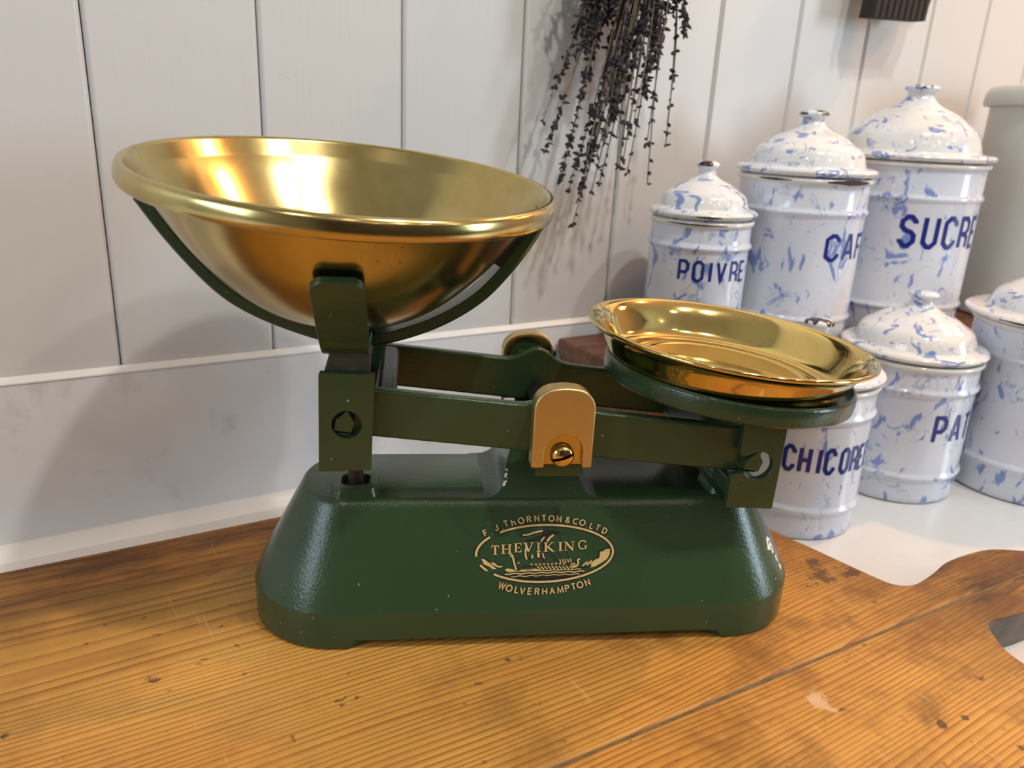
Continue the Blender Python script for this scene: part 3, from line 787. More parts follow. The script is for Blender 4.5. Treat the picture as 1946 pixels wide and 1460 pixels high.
# brass bearing caps with screw
def clip_outline(cx, hw, z0, z1, r, off=0.0):
    hw -= off; r -= off; z1 -= off
    return [(cx - hw, z0)] + [(cx + hw, z0)] + arc(cx + hw - r, z1 - r, r, r * 0.98, 0, 78, 8) + \
        [(cx + (hw - r) * 0.35, z1 + 0.0002), (cx - (hw - r) * 0.35, z1 + 0.0002)] + arc(cx - hw + r, z1 - r, r, r * 0.98, 102, 180, 8)
def make_clip(cx, z0, z1, flip):
    Y = (lambda y: 2 * YC - y) if flip else (lambda y: y)
    c = empty('bearing_cap', (0, 0, 0)); c.parent = scale
    hw = 0.0157; rr = 0.0112
    bm = bmesh.new()
    out = clip_outline(cx, hw, z0, z1, rr)
    # face with arched recess at the foot
    rc = arc(cx + 0.0008, z0 + 0.0082, 0.0100, 0.0100, 0, 180, 16)
    face = [(cx - hw, z0), (cx + 0.0008 - 0.0100, z0)] + rc[::-1] + [(cx + 0.0108, z0), (cx + hw, z0)] + out[2:]
    prism_y(bm, face, Y(0.0004), Y(0.0048))
    o = new_obj('cap_face', bm, CLIPB, c, smooth=50, bevel=0.0009, segs=3)
    bm = bmesh.new()
    inn = clip_outline(cx, hw, z0, z1, rr, 0.0014)
    oo = clip_outline(cx, hw - 0.0002, z0, z1 - 0.0002, rr)
    ya, yb = Y(0.0046), Y(0.0112)
    A = [bm.verts.new((x, ya, z)) for x, z in oo]; B = [bm.verts.new((x, yb, z)) for x, z in oo]
    Cq = [bm.verts.new((x, yb, z)) for x, z in inn]; Dq = [bm.verts.new((x, Y(0.0056), z)) for x, z in inn]
    k = len(oo)
    for P, Q in ((A, B), (B, Cq), (Cq, Dq)):
        for t in range(k):
            if t == 0: continue
            bm.faces.new((P[t], P[(t + 1) % k], Q[(t + 1) % k], Q[t]))
    bm.faces.new(Dq)
    new_obj('cap_shell', bm, CLIPB, c, smooth=50)
    bm = bmesh.new()
    prism_y(bm, [(cx - 0.0110, z0 + 0.0016), (cx + 0.0115, z0 + 0.0016), (cx + 0.0115, z0 + 0.020), (cx - 0.0110, z0 + 0.020)], Y(0.0046), Y(0.0066))
    new_obj('cap_recess', bm, BOWLB, c)
    bm = bmesh.new()
    Ms = Matrix.Translation((cx + 0.0006, Y(0.0044), z0 + 0.0058)) @ Matrix.Rotation(radians(-90 if flip else 90), 4, 'X') @ Matrix.Rotation(radians(18), 4, 'Z')
    # domed head with slot, made of two half caps
    R_ = 0.0062
    for side in (1, -1):
        cols = []
        for j in range(0, 13):
            u = -1 + 2 * j / 12
            row = []
            for q in range(0, 7):
                y_ = 0.0008 + (sqrt(max(0, 1 - u * u)) * R_ - 0.0008) * q / 6 if sqrt(max(0, 1 - u * u)) * R_ > 0.0008 else 0.0008
                rr_ = min(1, hypot(u * R_, y_) / R_)
                row.append(bm.verts.new(Ms @ Vector((u * R_, side * y_, 0.0006 + 0.0034 * sqrt(max(0.0, 1 - rr_ ** 2.4)) + 0.0010))))
            cols.append(row)
        for A_, B_ in zip(cols[:-1], cols[1:]):
            for q in range(6):
                bm.faces.new((A_[q], B_[q], B_[q + 1], A_[q + 1]))
        base_pts = [bm.verts.new(Ms @ Vector((v_[0] * R_, side * 0.0008, 0.0))) for v_ in [(-1 + 2 * j / 12,) for j in range(13)]]
        for j in range(12): bm.faces.new((base_pts[j], base_pts[j + 1], cols[j + 1][0], cols[j][0]))
        rim_pts = [bm.verts.new(Ms @ Vector(((-1 + 2 * j / 12) * R_, side * max(0.0008, sqrt(max(0, 1 - (-1 + 2 * j / 12) ** 2)) * R_), 0.0))) for j in range(13)]
        for j in range(12): bm.faces.new((cols[j][6], cols[j + 1][6], rim_pts[j + 1], rim_pts[j]))
    bmesh.ops.remove_doubles(bm, verts=bm.verts[:], dist=1e-6)
    sc_ = new_obj('screw', bm, TRAYB, c, smooth=50)
    bm = bmesh.new(); lathe(bm, [(0, 0.0), (0.0058, 0.0), (0.0058, 0.0008), (0, 0.0008)], 24, Ms)
    new_obj('screw_slot', bm, DARK, sc_)
    return c
make_clip(0.0018, 0.1068, 0.1497, False)
make_clip(-0.0035, 0.1068, 0.1502, True)

# transfer (lettering and ship) on the sloping front of the base
DC = [(-0.04645, 0.05693), (0.04489, 0.05594), (0.04375, 0.00446), (-0.04635, 0.0020)]
ux, uz = 0.025 / 0.06042, 0.055 / 0.06042
def decal_fn(off):
    def f(px, py):
        u = px / 1946; v = py / 1318
        x = (DC[0][0] * (1 - u) + DC[1][0] * u) * (1 - v) + (DC[3][0] * (1 - u) + DC[2][0] * u) * v
        s = (DC[0][1] * (1 - u) + DC[1][1] * u) * (1 - v) + (DC[3][1] * (1 - u) + DC[2][1] * u) * v
        return (x, s * ux - off * uz, 0.0225 + s * uz + off * ux)
    return f
gold, ink = [], []     # (path, width, closed) in the picture frame of the transfer
gpoly, ipoly = [], []
def ell(a0, a1, rx=817, ry=381, cx=968, cy=650):
    return arc(cx, cy, rx, ry, a0, a1, max(8, int(abs(a1 - a0) / 4)))
# ring, with the worn gaps on the left
for a0, a1 in ((177, 217), (229, 360 + 138), (360 + 147, 360 + 160)):
    gold.append((ell(a0, a1), 27, False)); ink.append((ell(a0 + 0.5, a1 - 0.5), 62, False))
def put(ch, cx, cy, h, rot, font, gw, iw, sx=1.0):
    wd, strokes = font[ch]
    c, s = cos(radians(rot)), sin(radians(rot))
    for st in strokes:
        q = []
        for (x, y) in st:
            dx, dy = (x - wd / 2) * h * sx, -(y - 0.5) * h
            q.append((cx + dx * c - dy * s, cy + dx * s + dy * c))
        cl = hypot(q[0][0] - q[-1][0], q[0][1] - q[-1][1]) < 1e-6
        gold.append((q, gw, cl)); ink.append((q, iw, cl))
TOPL = [('F', 262, 365), ('.', 328, 352), ('J', 385, 298), ('.', 455, 290), ('T', 502, 248), ('h', 588, 232), ('O', 680, 208), ('R', 774, 190), ('N', 868, 182), ('T', 952, 178),
        ('O', 1042, 182), ('N', 1132, 188), ('&', 1236, 205), ('C', 1330, 224), ('O', 1415, 243), ('.', 1470, 285), ('L', 1527, 290), ('T', 1600, 315), ('D', 1684, 360), ('.', 1720, 422)]
for ch, x, y in TOPL:
    put(ch, x, y, 74, math.degrees(atan2(x - 1000, 1600)), RND, 15, 40)
for ch, x, y in zip('WOLVERHAMPTON', (455, 540, 632, 697, 785, 872, 962, 1052, 1150, 1232, 1308, 1385, 1475), (1058, 1095, 1118, 1136, 1147, 1154, 1158, 1156, 1146, 1132, 1113, 1092, 1064)):
    put(ch, x, y, 80, math.degrees(atan2(-(x - 965), 1450)), RND, 16, 42)
# serif title
def serif(ch, cx, cy, h=125):
    th, tn = 24, 11
    w = {'T': 90, 'H': 100, 'E': 74, 'V': 100, 'I': 36, 'K': 100, 'N': 100, 'G': 100}[ch]
    x0, x1, t, b, m = cx - w / 2, cx + w / 2, cy - h / 2, cy + h / 2, cy
    L = []
    def vert(x, wd=th): L.append(([(x, t), (x, b)], wd)); L.append(([(x - 24, t + 4), (x + 24, t + 4)], 9)); L.append(([(x - 24, b - 4), (x + 24, b - 4)], 9))
    if ch == 'T': L.append(([(x0, t + 6), (x1, t + 6)], 13)); L.append(([(cx, t), (cx, b)], th)); L.append(([(cx - 26, b - 4), (cx + 26, b - 4)], 9)); L.append(([(x0 + 4, t), (x0 + 2, t + 34)], 9)); L.append(([(x1 - 4, t), (x1 - 2, t + 34)], 9))
    if ch == 'H': vert(x0 + 12); vert(x1 - 12); L.append(([(x0, m), (x1, m)], tn))
    if ch == 'E': vert(x0 + 12); L.append(([(x0, t + 6), (x1, t + 6), (x1, t + 30)], tn)); L.append(([(x0, m), (x1 - 14, m)], tn)); L.append(([(x0, b - 6), (x1, b - 6), (x1, b - 32)], tn))
    if ch == 'V': L.append(([(x0 + 6, t), (cx, b)], th)); L.append(([(x1 - 6, t), (cx, b)], tn)); L.append(([(x0 - 16, t + 4), (x0 + 32, t + 4)], 9)); L.append(([(x1 - 30, t + 4), (x1 + 14, t + 4)], 9))
    if ch == 'I': vert(cx)
    if ch == 'K': vert(x0 + 12); L.append(([(x1 - 8, t + 2), (x0 + 20, m + 8)], tn)); L.append(([(x0 + 34, m - 4), (x1, b)], th)); L.append(([(x1 - 28, t + 4), (x1 + 10, t + 4)], 9)); L.append(([(x1 - 22, b - 4), (x1 + 20, b - 4)], 9))
    if ch == 'N': L.append(([(x0 + 8, t), (x0 + 8, b)], tn)); L.append(([(x0 + 4, t + 4), (x1 - 6, b - 2)], th)); L.append(([(x1 - 8, t), (x1 - 8, b)], tn)); L.append(([(x0 - 14, t + 4), (x0 + 20, t + 4)], 9)); L.append(([(x0 - 12, b - 4), (x0 + 28, b - 4)], 9)); L.append(([(x1 - 28, t + 4), (x1 + 14, t + 4)], 9))
    if ch == 'G': L.append((arc(cx, cy, w / 2 - 6, h / 2 - 6, -45, -300, 18), 17)); L.append(([(x1 - 10, b - 6), (x1 - 10, m + 14)], 20)); L.append(([(x1 - 30, m + 14), (x1 + 12, m + 14)], 9)); L.append(([(x1 - 12, t), (x1 - 12, t + 34)], 9))
    for p, wd in L: gold.append((p, wd, False)); ink.append((p, wd + 24, False))
for ch, x, y in (('T', 375, 592), ('H', 508, 582), ('E', 644, 567), ('V', 772, 562), ('I', 888, 568), ('K', 1012, 566), ('I', 1148, 564), ('N', 1256, 560), ('G', 1414, 548)): serif(ch, x, y)
# ship
def G_(p, w, s=True): gold.append((smooth_path(p, 4) if s and len(p) > 2 else p, w, False))
def I_(p, w, s=False): ink.append((smooth_path(p, 4) if s and len(p) > 2 else p, w, False))
I_([(948, 330), (950, 780)], 20); I_([(1120, 365), (1180, 560), (1255, 725)], 8); I_([(985, 640), (1095, 765)], 8); I_([(1030, 640), (1135, 770)], 8); I_([(1110, 640), (1165, 690)], 8); I_([(700, 665), (612, 742)], 8); I_([(950, 355), (1145, 368)], 14)
ipoly.append([(715, 492), (760, 465), (860, 425), (960, 385), (1060, 368), (1150, 360), (1085, 420), (1010, 480), (985, 520), (975, 600), (950, 600), (935, 500), (880, 470), (800, 500), (730, 500)])
ipoly.append([(725, 720), (790, 735), (840, 690), (900, 700), (905, 640), (860, 640), (850, 690), (800, 705), (745, 690)])
ipoly.append([(910, 640), (990, 720), (960, 735), (905, 720)])
G_([(1070, 405), (1030, 435), (990, 490)], 26); G_([(960, 430), (930, 470), (918, 490)], 18); G_([(742, 560), (732, 650), (748, 725)], 22); I_([(742, 560), (728, 650), (748, 728)], 44)
G_([(885, 640), (890, 702)], 30, False); G_([(938, 645), (945, 690), (962, 722)], 16); G_([(812, 665), (815, 700), (800, 712)], 16); G_([(880, 500), (890, 540), (885, 620)], 14); I_([(880, 500), (890, 540), (885, 620)], 36)
G_([(700, 402), (760, 398), (840, 368), (940, 350)], 20); I_([(680, 402), (760, 402), (840, 370), (945, 350)], 40, True)
G_([(545, 655), (575, 662), (590, 720), (605, 790), (622, 860)], 22); I_([(530, 655), (575, 660), (590, 720), (605, 790), (622, 860)], 46, True)
G_([(570, 650), (560, 690)], 16, False); G_([(640, 775), (662, 762)], 14, False)
for k in range(9):
    cx = 805 + k * 49; cy = 793 + 2.2 * (k % 3)
    gold.append((arc(cx, cy, 11, 13, 0, 360, 12), 7, True)); ink.append((arc(cx, cy, 11, 13, 0, 360, 12), 22, True))
I_([(640, 860), (760, 815), (1000, 828), (1270, 812)], 16, True)
for k in range(10):
    x = 872 + k * 43; y = 820 + 1.0 * k
    G_([(x, y), (x + 36, y + 40)], 14, False); I_([(x + 18, y - 4), (x + 62, y + 50)], 15)
for k in range(5):
    x = 1140 + k * 31; G_([(x, 738 - k), (x + 16, 785 - k)], 13, False); I_([(x, 736 - k), (x + 17, 788 - k)], 28)
G_([(1385, 742), (1360, 750), (1362, 800), (1338, 838), (1290, 850)], 20); I_([(1385, 740), (1352, 750), (1352, 800), (1330, 838), (1290, 850)], 42, True)
G_([(1270, 805), (1330, 800)], 14, False); G_([(1280, 828), (1330, 820)], 14, False)
gpoly.append([(490, 850), (520, 835), (580, 848), (610, 870), (500, 872)])
gpoly.append([(660, 855), (760, 862), (850, 850), (900, 868), (840, 884), (700, 880)])
wv = lambda y, x0, x1, amp: [(x0 + (x1 - x0) * k / 40, y + amp * sin(k * 0.95)) for k in range(41)]
G_(wv(878, 520, 1400, 4), 11, False); G_(wv(909, 490, 1440, 6), 15, False); G_(wv(944, 560, 1380, 6), 10, False)
I_(wv(896, 490, 1430, 5), 14); I_(wv(926, 500, 1440, 5), 20); I_([(480, 880), (1500, 855)], 16)
ipoly.append([(560, 952), (760, 962), (1000, 958), (1370, 945), (1290, 985), (1140, 1004), (960, 1012), (780, 1002), (650, 980)])
gpoly.append([(212, 702), (250, 706), (280, 735), (330, 780), (392, 838), (345, 838), (300, 800), (245, 775)])
gpoly.append([(318, 752), (370, 758), (410, 800), (468, 800), (440, 822), (400, 815), (350, 785)])
I_([(210, 690), (260, 700), (330, 755), (470, 795)], 14); I_([(300, 745), (350, 800), (440, 830)], 14)
gpoly.append([(1748, 612), (1690, 618), (1672, 640), (1628, 650), (1620, 735), (1590, 745), (1548, 800), (1510, 860), (1560, 850), (1650, 800), (1715, 750), (1745, 690)])
I_([(1755, 605), (1690, 610), (1665, 632), (1620, 640), (1612, 735), (1580, 745), (1500, 790)], 20)
for k in range(3): G_([(1415 + k * 50, 838 - 8 * k), (1475 + k * 55, 780 - 14 * k)], 20, False); I_([(1440 + k * 50, 842 - 8 * k), (1500 + k * 55, 780 - 14 * k)], 12)
for nm, strokes, polys, m_, off in (('transfer_ink', ink, ipoly, INK, 0.00012), ('transfer_gilding', gold, gpoly, GOLD, 0.00022)):
    bm = bmesh.new(); f = decal_fn(off)
    for p, wd, cl in strokes: ribbon(bm, p, wd, f, cl)
    for pl in polys: bm.faces.new([bm.verts.new(f(*q)) for q in pl])
    bmesh.ops.triangulate(bm, faces=[q for q in bm.faces if len(q.verts) > 4])
    # all faces look out of the sloping front
    nrm = Vector((0, -uz, ux)); bm.normal_update()
    for q in bm.faces:
        if q.normal.dot(nrm) < 0: q.normal_flip()
    new_obj(nm, bm, m_, base, keep=True)

# ------------------------------------------------------------------ brass bowl and brass plate
def tilt_matrix(c, ax, ay):
    nn = Vector((sin(ax), sin(ay), 1)).normalized()
    return MS @ Matrix.Translation(c) @ nn.to_track_quat('Z', 'Y').to_matrix().to_4x4()
bowl_out = [(0, -0.0740), (0.012, -0.0737), (0.023, -0.0722), (0.0345, -0.0687), (0.0463, -0.0629), (0.0572, -0.0551), (0.0672, -0.0456), (0.0768, -0.0350), (0.0850, -0.0238), (0.0922, -0.0128), (0.0975, -0.0052)]
sm = smooth_path(bowl_out, 3)
rimp = [(0.1010, -0.0054), (0.1042, -0.0056), (0.1062, -0.0048), (0.1069, -0.0025), (0.1067, 0.0008), (0.1058, 0.0034), (0.1044, 0.0046), (0.1030, 0.0044), (0.1018, 0.0030)]
inner = [(max(0, r - 0.0014 * (0.2 + r / 0.1)) + 0.0030 * max(0, 1 + z / 0.055) ** 2, z + 0.0013) for r, z in sm[::-1]]
bm = bmesh.new(); lathe(bm, sm + smooth_path(rimp, 2) + inner, 160)
bowl = new_obj('brass_bowl', bm, BOWLB, smooth=60)
bowl.matrix_world = tilt_matrix((-0.1080, YC, 0.2423), radians(3.9), radians(-5.1))
tag(bowl, 'large round tarnished brass weighing bowl in the cradle of the scale', 'bowl')

tray_out = [(0, 0.0), (0.0600, 0.0), (0.0632, 0.0006), (0.0655, 0.0022), (0.0678, 0.0056), (0.0702, 0.0098), (0.0728, 0.0142), (0.0752, 0.0176), (0.0778, 0.0193), (0.0803, 0.0200), (0.0813, 0.0209), (0.0814, 0.0219), (0.0806, 0.0227), (0.0792, 0.0226)]
tray_in = [(0.0770, 0.0210), (0.0745, 0.0186), (0.0720, 0.0150), (0.0692, 0.0104), (0.0668, 0.0062), (0.0645, 0.0034), (0.0618, 0.0022), (0.0585, 0.0021), (0.0580, 0.0016), (0.0568, 0.0016), (0.0563, 0.0022), (0.0470, 0.0024), (0.0466, 0.0019), (0.0456, 0.0019), (0.0452, 0.0024), (0, 0.0026)]
bm = bmesh.new(); lathe(bm, tray_out + tray_in, 144)
tray = new_obj('brass_plate', bm, TRAYB, smooth=60)
tray.matrix_world = tilt_matrix((0.1050 - 0.0018, YC, 0.1637 - 0.0212), radians(5.0), radians(-0.3))
tag(tray, 'shallow polished brass goods plate lying in the round holder of the scale', 'plate')

# ------------------------------------------------------------------ enamel canisters
def canister(name_label, x, y, z, r, h, kz, lr=1.08, text=None, a0=0, pitch=0, ht=0.02, zc=0.07, lw=None, knob=ENAMK, group='blue and white enamel canisters', chips=(), lid_tilt=None, spin=0.0):
    c = empty('enamel_canister', (x, y, z))
    tag(c, name_label, 'canister', group)
    H = h - 0.004
    bm = bmesh.new()
    rid = lambda zz: [(r, zz - 0.0045), (r * 1.006, zz - 0.003), (r + 0.0018, zz - 0.0012), (r + 0.0022, zz), (r + 0.0018, zz + 0.0012), (r * 1.006, zz + 0.003), (r, zz + 0.0045)]
    prof = [(0, 0.0004), (r * 0.93, 0.0004), (r * 0.965, 0.0010), (r * 0.988, 0.0030), (r * 0.996, 0.0060)] + rid(0.20 * H) + rid(0.80 * H) + \
           [(r, H - 0.010), (r * 1.004, H - 0.007)]
    lathe(bm, prof + [(r * 1.004 - 0.002, H - 0.007), (r * 0.97, 0.75 * H), (0, 0.75 * H)], 96)
    body = new_obj('body', bm, ENAM, c, smooth=40)
    bm = bmesh.new()
    lathe(bm, [(r * 1.004, H - 0.0075), (r * 1.035, H - 0.0062), (r * 1.045, H - 0.0045), (r * 1.035, H - 0.0028), (r * 1.0, H - 0.0022), (r * 0.97, H - 0.0030), (r * 0.97, H - 0.0100)], 96)
    new_obj('rim', bm, RIMW, body, smooth=60)
    # lid: flange, stepped dome, neck
    lid_e = c
    R = r * lr; K = kz - h
    bm = bmesh.new()
    lp = [(r * 0.93, H - 0.009), (r * 0.94, H - 0.0010), (R - 0.003, H - 0.0008), (R - 0.0008, H + 0.0006), (R, H + 0.0026), (R - 0.0010, H + 0.0046), (R - 0.0035, H + 0.0056), (r * 0.93, H + 0.0062), (r * 0.885, H + 0.0072)]
    hh = kz - 0.010 - (H + 0.0072)
    lp += [(r * f, H + 0.0072 + hh * g) for f, g in ((0.862, 0.12), (0.835, 0.26), (0.79, 0.37), (0.73, 0.44), (0.665, 0.50), (0.61, 0.565), (0.54, 0.64), (0.45, 0.71), (0.36, 0.765), (0.28, 0.82), (0.215, 0.89), (0.172, 0.97), (0.160, 1.06), (0.0, 1.06))]
    lathe(bm, lp, 96)
    lid = new_obj('lid', bm, ENAML, c, smooth=45)
    if lid_tilt: lid.rotation_euler = lid_tilt
    bm = bmesh.new()
    kr = r * 0.225
    lathe(bm, [(0, -0.0025), (kr * 0.70, -0.0025), (kr * 0.68, 0.0005), (kr * 0.78, 0.0030), (kr * 0.98, 0.0048), (kr, 0.0062), (kr * 0.92, 0.0078), (kr * 0.6, 0.0092), (0, 0.0096)], 40)
    k = new_obj('knob', bm, knob, lid, smooth=60); k.location = (0, 0, kz - 0.0096); k.rotation_euler = (0, 0, spin)
    for (ca, cw, zz, th) in chips:
        bm = bmesh.new()
        up, dn = [], []
        nn_ = 14
        for q in range(nn_ + 1):
            an = radians(ca + cw * (q / nn_ - 0.5)); tt = th * (0.25 + 0.75 * sin(pi * q / nn_)) * (0.8 + 0.4 * random.random())
            rr_ = r * 1.046 + 0.0002 if zz < 0.5 else R + 0.0002
            zc_ = H - 0.0045 if zz < 0.5 else H + 0.0018
            up.append(bm.verts.new((rr_ * cos(an), rr_ * sin(an), zc_ + tt / 2))); dn.append(bm.verts.new((rr_ * cos(an), rr_ * sin(an), zc_ - tt / 2)))
        for q in range(nn_): bm.faces.new((dn[q], dn[q + 1], up[q + 1], up[q]))
        new_obj('rust_chip', bm, RUST, lid if zz >= 0.5 else body)['label'] = 'rusty chip in the enamel rim'
    if text:
        bm = bmesh.new()
        rr_ = r + 0.00025
        sx = lw
        fn = lambda u, v: (rr_ * cos(u / rr_), rr_ * sin(u / rr_), v)
        for i_, ch in enumerate(text):
            wd, st = OCT[ch]
            u0 = (radians(a0 + pitch[i_])) * rr_
            for s_ in st:
                q = [(u0 + px_ * ht * sx, zc + (py_ - 0.5) * ht) for px_, py_ in s_]
                cl = hypot(q[0][0] - q[-1][0], q[0][1] - q[-1][1]) < 1e-9
                ribbon(bm, resample(q, 0.0015), ht * 0.165, fn, cl)
        bm.normal_update()
        for q in bm.faces:
            cc = q.calc_center_median()
            if q.normal.dot(Vector((cc.x, cc.y, 0))) < 0: q.normal_flip()
        new_obj('lettering', bm, BLUE, body, keep=True)['label'] = 'dark blue painted capitals'
    return c
RZ = 0.111
canister('small enamel canister lettered POIVRE, at the left end of the back row', 0.493, 0.500, RZ, 0.0418, 0.1225, 0.1627, 1.085, 'POIVRE', -153, (0, 16.5, 34, 43, 61, 76), 0.0155, 0.0765, 1.0, ENAMKD, chips=((-140, 70, 0, 0.0016), (-128, 26, 1, 0.0020)), spin=2.2)
canister('enamel canister lettered CAFE, middle of the back row, chipped black below its lid', 0.6045, 0.4915, RZ, 0.0561, 0.1585, 0.2075, 1.08, 'CAFE', -112.5, (0, 18.5, 38, 55), 0.0205, 0.0955, 1.22, ENAMKD, chips=((-100, 44, 0, 0.0045), (-165, 30, 0, 0.0020)), spin=0.4)
canister('largest enamel canister, lettered SUCRE, back row beside the grey tin', 0.750, 0.490, RZ, 0.0705, 0.1735, 0.2370, 1.085, 'SUCRE', -142, (0, 16.5, 32.5, 48, 63), 0.0265, 0.1060, 0.93, ENAMKD, chips=(), spin=0.9)
canister('enamel canister lettered CHICOREE, half hidden behind the brass plate of the scale', 0.5113, 0.380, 0.0, 0.0497, 0.1279, 0.1653, 1.085, 'CHICOREE', -152.5, (0, 13, 28, 34.5, 49, 61, 72, 84), 0.0188, 0.0675, 0.74, ENAMKD, chips=((-40, 40, 1, 0.0024),), spin=3.1)
canister('enamel canister lettered PATES standing on the worktop between CHICOREE and the frame edge', 0.650, 0.3853, 0.0, 0.0554, 0.1296, 0.1765, 1.072, 'PATES', -117, (0, 17, 33, 50, 66), 0.0215, 0.0700, 0.93, ENAMK)
canister('enamel canister without visible lettering, cut off by the right edge, rust under its lid', 0.766, 0.326, 0.0, 0.066, 0.1600, 0.2100, 1.15, None, knob=ENAMK, chips=((-150, 80, 1, 0.0030),))

# wooden riser that carries the back row
riser = empty('wooden_riser', (0, 0, 0))
tag(riser, 'low reddish brown wooden shelf box under the back row of canisters', 'riser')
bm = bmesh.new(); box(bm, 0.402, 1.15, 0.443, 0.5725, RZ - 0.016, RZ)
new_obj('top_board', bm, DWOOD, riser, bevel=0.003, segs=3)
bm = bmesh.new(); box(bm, 0.405, 0.421, 0.446, 0.570, 0.0, RZ - 0.016); new_obj('end_board', bm, DWOOD, riser, bevel=0.001)
bm = bmesh.new(); box(bm, 1.131, 1.147, 0.446, 0.570, 0.0, RZ - 0.016); new_obj('end_board', bm, DWOOD, riser, bevel=0.001)
bm = bmesh.new(); box(bm, 0.421, 1.131, 0.448, 0.460, 0.0, RZ - 0.016); new_obj('front_board', bm, DWOOD, riser)

# tall grey tin
tin = empty('grey_bread_bin', (0.985, 0.462, RZ))
tag(tin, 'tall plain grey tin with an overhanging lid at the right edge behind the canisters', 'tin')
bm = bmesh.new(); lathe(bm, [(0, 0.0003), (0.0770, 0.0003), (0.080, 0.003), (0.080, 0.226), (0, 0.226)], 96); new_obj('body', bm, GREY, tin, smooth=40)
bm = bmesh.new(); lathe(bm, [(0.078, 0.225), (0.0868, 0.2255), (0.0878, 0.228), (0.0872, 0.238), (0.0835, 0.2445), (0.075, 0.247), (0, 0.249)], 96); new_obj('lid', bm, GREY, tin, smooth=45)

# ------------------------------------------------------------------ dried lavender bunch
TIE = Vector((0.470, 0.553, 0.600))
lav = empty('lavender_bunch', TIE)
tag(lav, 'dried dark lavender bunch hanging head down against the white boarded wall', 'dried flowers')
def add_bud(bm, p, d, ln, wd):
    d = d.normalized(); u = d.cross(Vector((0.2, 1, 0.3))).normalized(); v = d.cross(u)
    a = bm.verts.new(p); t = bm.verts.new(p + d * ln)
    r1 = [bm.verts.new(p + d * ln * 0.30 + wd * (cos(k * pi / 2.5) * u + sin(k * pi / 2.5) * v)) for k in range(5)]
    r2 = [bm.verts.new(p + d * ln * 0.72 + wd * 0.75 * (cos(k * pi / 2.5) * u + sin(k * pi / 2.5) * v)) for k in range(5)]
    for k in range(5):
        j = (k + 1) % 5
        bm.faces.new((a, r1[j], r1[k])); bm.faces.new((r1[k], r1[j], r2[j], r2[k])); bm.faces.new((r2[k], r2[j], t))
def sprig(tip, headlen, dens, bend=0.0, wid=0.0055):
    tip = Vector(tip)
    st = TIE + Vector((random.uniform(-0.008, 0.008), random.uniform(-0.010, 0.010), random.uniform(-0.01, 0.02)))
    mid = st.lerp(tip, 0.5) + Vector((bend * 0.5 + random.uniform(-0.003, 0.003), random.uniform(-0.003, 0.001), 0))
    q3 = st.lerp(tip, 0.8) + Vector((bend * 0.6, 0, 0))
    P = [Vector(p) for p in smooth_path([tuple(st), tuple(mid), tuple(q3), tuple(tip)], 5)]
    bm = bmesh.new(); tube(bm, [p - TIE for p in P], [0.0009 - 0.0004 * k / (len(P) - 1) for k in range(len(P))], 5)
    s = new_obj('stem', bm, LSTEM, lav, smooth=60)
    bm = bmesh.new()
    L = [0]
    for a, b in zip(P[:-1], P[1:]): L.append(L[-1] + (b - a).length)
    tot = L[-1]; pos = tot
    while pos > tot - headlen:
        k = max(i_ for i_ in range(len(L)) if L[i_] <= pos + 1e-9); k = min(k, len(P) - 2)
        f = (pos - L[k]) / max(1e-6, L[k + 1] - L[k]); p = P[k].lerp(P[k + 1], f); d = (P[k + 1] - P[k]).normalized()
        nb = random.choice((3, 5, 6, 8)) if dens > 0.5 else random.choice((1, 2, 3, 5))
        a0 = random.random() * 6.28
        u = d.cross(Vector((0, 1, 0.2))).normalized(); v = d.cross(u)
        big = random.uniform(0.75, 1.25)
        for q in range(nb):
            an = a0 + q * 6.28 / nb + random.uniform(-0.6, 0.6)
            dd = d * random.uniform(-0.3, 1.2) + (cos(an) * u + sin(an) * v) * random.uniform(0.3, 1.1)
            add_bud(bm, p - TIE + d * random.uniform(-0.0015, 0.0015), dd, random.uniform(0.0030, wid) * big, random.uniform(0.0008, 0.0017) * big)
        pos -= random.uniform(0.0030, 0.0085) if dens > 0.5 else random.uniform(0.007, 0.024)
    new_obj('flower_spike', bm, LBUD, s)
# long straggling sprigs, tips read from the photo on the plane y = 0.535
for tx, tz, ty, hl, de, bd in ((0.387, 0.218, 0.540, 0.11, 0.2, 0.012), (0.3553, 0.298, 0.545, 0.075, 0.35, 0.0), (0.3715, 0.253, 0.540, 0.09, 0.7, 0.0), (0.362, 0.275, 0.55, 0.05, 0.7, 0.004),
                           (0.4545, 0.251, 0.530, 0.11, 0.05, 0.0), (0.475, 0.283, 0.535, 0.12, 0.3, 0.006), (0.468, 0.300, 0.528, 0.13, 0.3, 0.010), (0.436, 0.262, 0.535, 0.10, 0.3, 0.008), (0.415, 0.250, 0.545, 0.08, 0.3, 0.006),
                           (0.377, 0.247, 0.535, 0.07, 0.7, 0.006), (0.384, 0.240, 0.53, 0.07, 0.6, 0.004), (0.395, 0.262, 0.54, 0.09, 0.6, 0.0), (0.400, 0.245, 0.535, 0.06, 0.3, 0.004), (0.4265, 0.272, 0.53, 0.09, 0.3, 0.0)):
    sprig((tx, ty, tz), hl, de, bd)
for k in range(62):
    tz = 0.292 + 0.120 * random.random() ** 0.6
    c0 = 0.4065 + (tz - 0.285) * 0.26
    tx = c0 + random.uniform(-0.038, 0.040) * (0.6 + 0.9 * (tz - 0.285) / 0.1)
    sprig((tx, random.uniform(0.522, 0.566), tz), random.uniform(0.045, 0.105), 0.9, random.uniform(-0.006, 0.012), 0.0070)
for k in range(12):
    tz = 0.262 + 0.05 * random.random()
    sprig((0.375 + random.random() * 0.075, random.uniform(0.518, 0.535), tz), random.uniform(0.02, 0.05), 0.25, random.uniform(-0.004, 0.010), 0.0065)
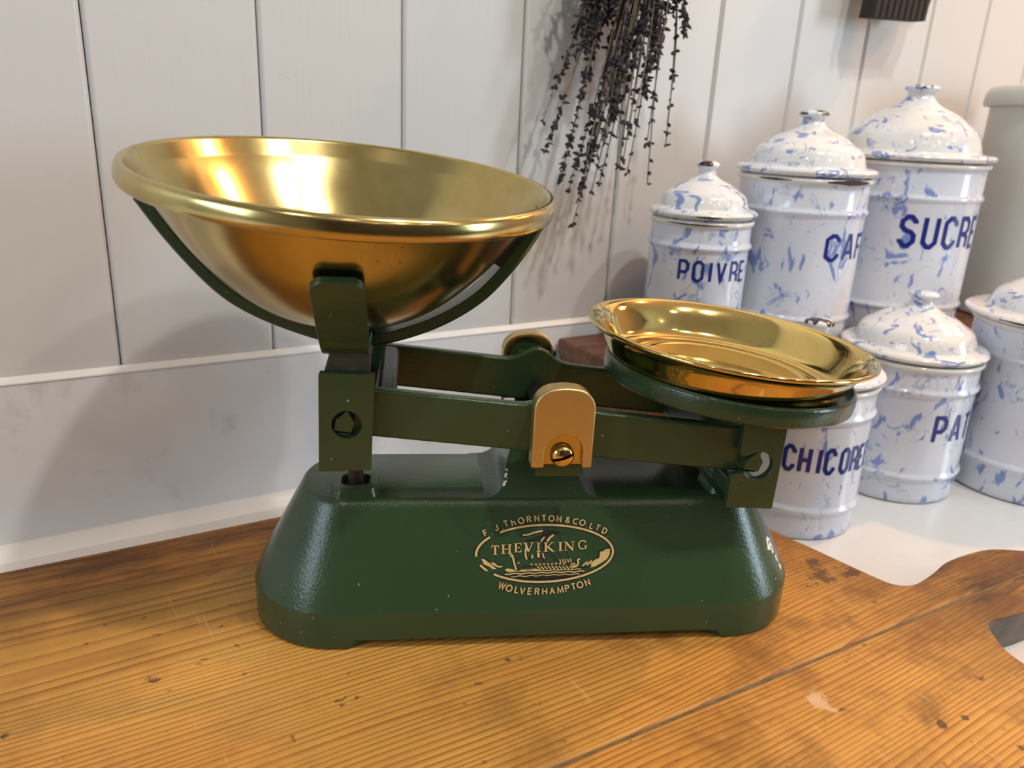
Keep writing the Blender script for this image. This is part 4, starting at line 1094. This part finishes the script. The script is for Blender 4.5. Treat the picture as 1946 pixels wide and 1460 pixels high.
bm = bmesh.new(); lathe(bm, [(0.0100, -0.012), (0.0125, -0.006), (0.0125, 0.006), (0.0100, 0.012)], 24, close=False)
new_obj('tie', bm, simple('raffia_tie', (0.35, 0.25, 0.13), 0.8), lav)
bm = bmesh.new(); tube(bm, [(0, 0.0, 0.0), (0, 0.002, 0.05), (0, 0.014, 0.09)], 0.001, 6); new_obj('hanging_string', bm, LSTEM, lav)
bm = bmesh.new(); tube(bm, [(0.470, 0.5795, 0.688), (0.470, 0.562, 0.688), (0.470, 0.558, 0.694)], 0.002, 8)
tag(new_obj('wall_hook', bm, IRON), 'small black hook holding the lavender bunch above the frame', 'hook')

# ------------------------------------------------------------------ dark carved things hanging at the top right
pad = empty('butter_paddle', (0.770, 0.550, 0.408))
tag(pad, 'dark brown ribbed wooden paddle hanging at the top edge, right of the lavender', 'paddle')
bm = bmesh.new()
ribs = []
x0, x1 = -0.045, 0.041; nr = 9
front = []
for k in range(nr):
    a = x0 + (x1 - x0) * k / nr; wdt = (x1 - x0) / nr
    front += [(a + wdt * 0.05, -0.008), (a + wdt * 0.28, -0.0105), (a + wdt * 0.72, -0.0105), (a + wdt * 0.95, -0.008)]
pts = front + [(x1, 0.006), (x0, 0.006)]
def f0(p): return (p[0], p[1], 0.000 + (p[0] - x0) * 0.05)
def f1(p): return (p[0] * 1.0 + 0.008, p[1], 0.110)
prism(bm, pts, f0, f1)
new_obj('ribbed_blade', bm, HANGM, pad, bevel=0.0006)
bm = bmesh.new(); box(bm, -0.002, 0.020, -0.006, 0.004, 0.109, 0.230); new_obj('handle', bm, HANGM, pad, bevel=0.003)
bm = bmesh.new(); prism_y(bm, [(0.041, 0.006), (0.047, 0.012), (0.052, 0.027), (0.058, 0.110), (0.046, 0.110)], -0.004, 0.006); new_obj('side_lug', bm, HANGM, pad, bevel=0.0008)
bm = bmesh.new(); tube(bm, [(0.779, 0.5795, 0.628), (0.779, 0.553, 0.628), (0.779, 0.548, 0.634)], 0.002, 8)
tag(new_obj('wall_hook', bm, IRON), 'small black hook holding the ribbed paddle above the frame', 'hook')
st = empty('wooden_spatula', (0.830, 0.5665, 0.432))
tag(st, 'end of a dark wooden spatula just showing at the top edge beside the ribbed paddle', 'spatula')
bm = bmesh.new(); prism_y(bm, [(-0.010, 0.002), (-0.006, 0.0), (0.006, 0.001), (0.010, 0.004), (0.014, 0.10), (-0.010, 0.10)], -0.004, 0.004); new_obj('blade', bm, HANGM, st, bevel=0.001)
bm = bmesh.new(); box(bm, -0.003, 0.007, -0.003, 0.003, 0.099, 0.200); new_obj('handle', bm, HANGM, st, bevel=0.001)
bm = bmesh.new(); tube(bm, [(0.830, 0.5795, 0.622), (0.830, 0.561, 0.622), (0.830, 0.556, 0.628)], 0.002, 8)
tag(new_obj('wall_hook', bm, IRON), 'small black hook holding the wooden spatula above the frame', 'hook')
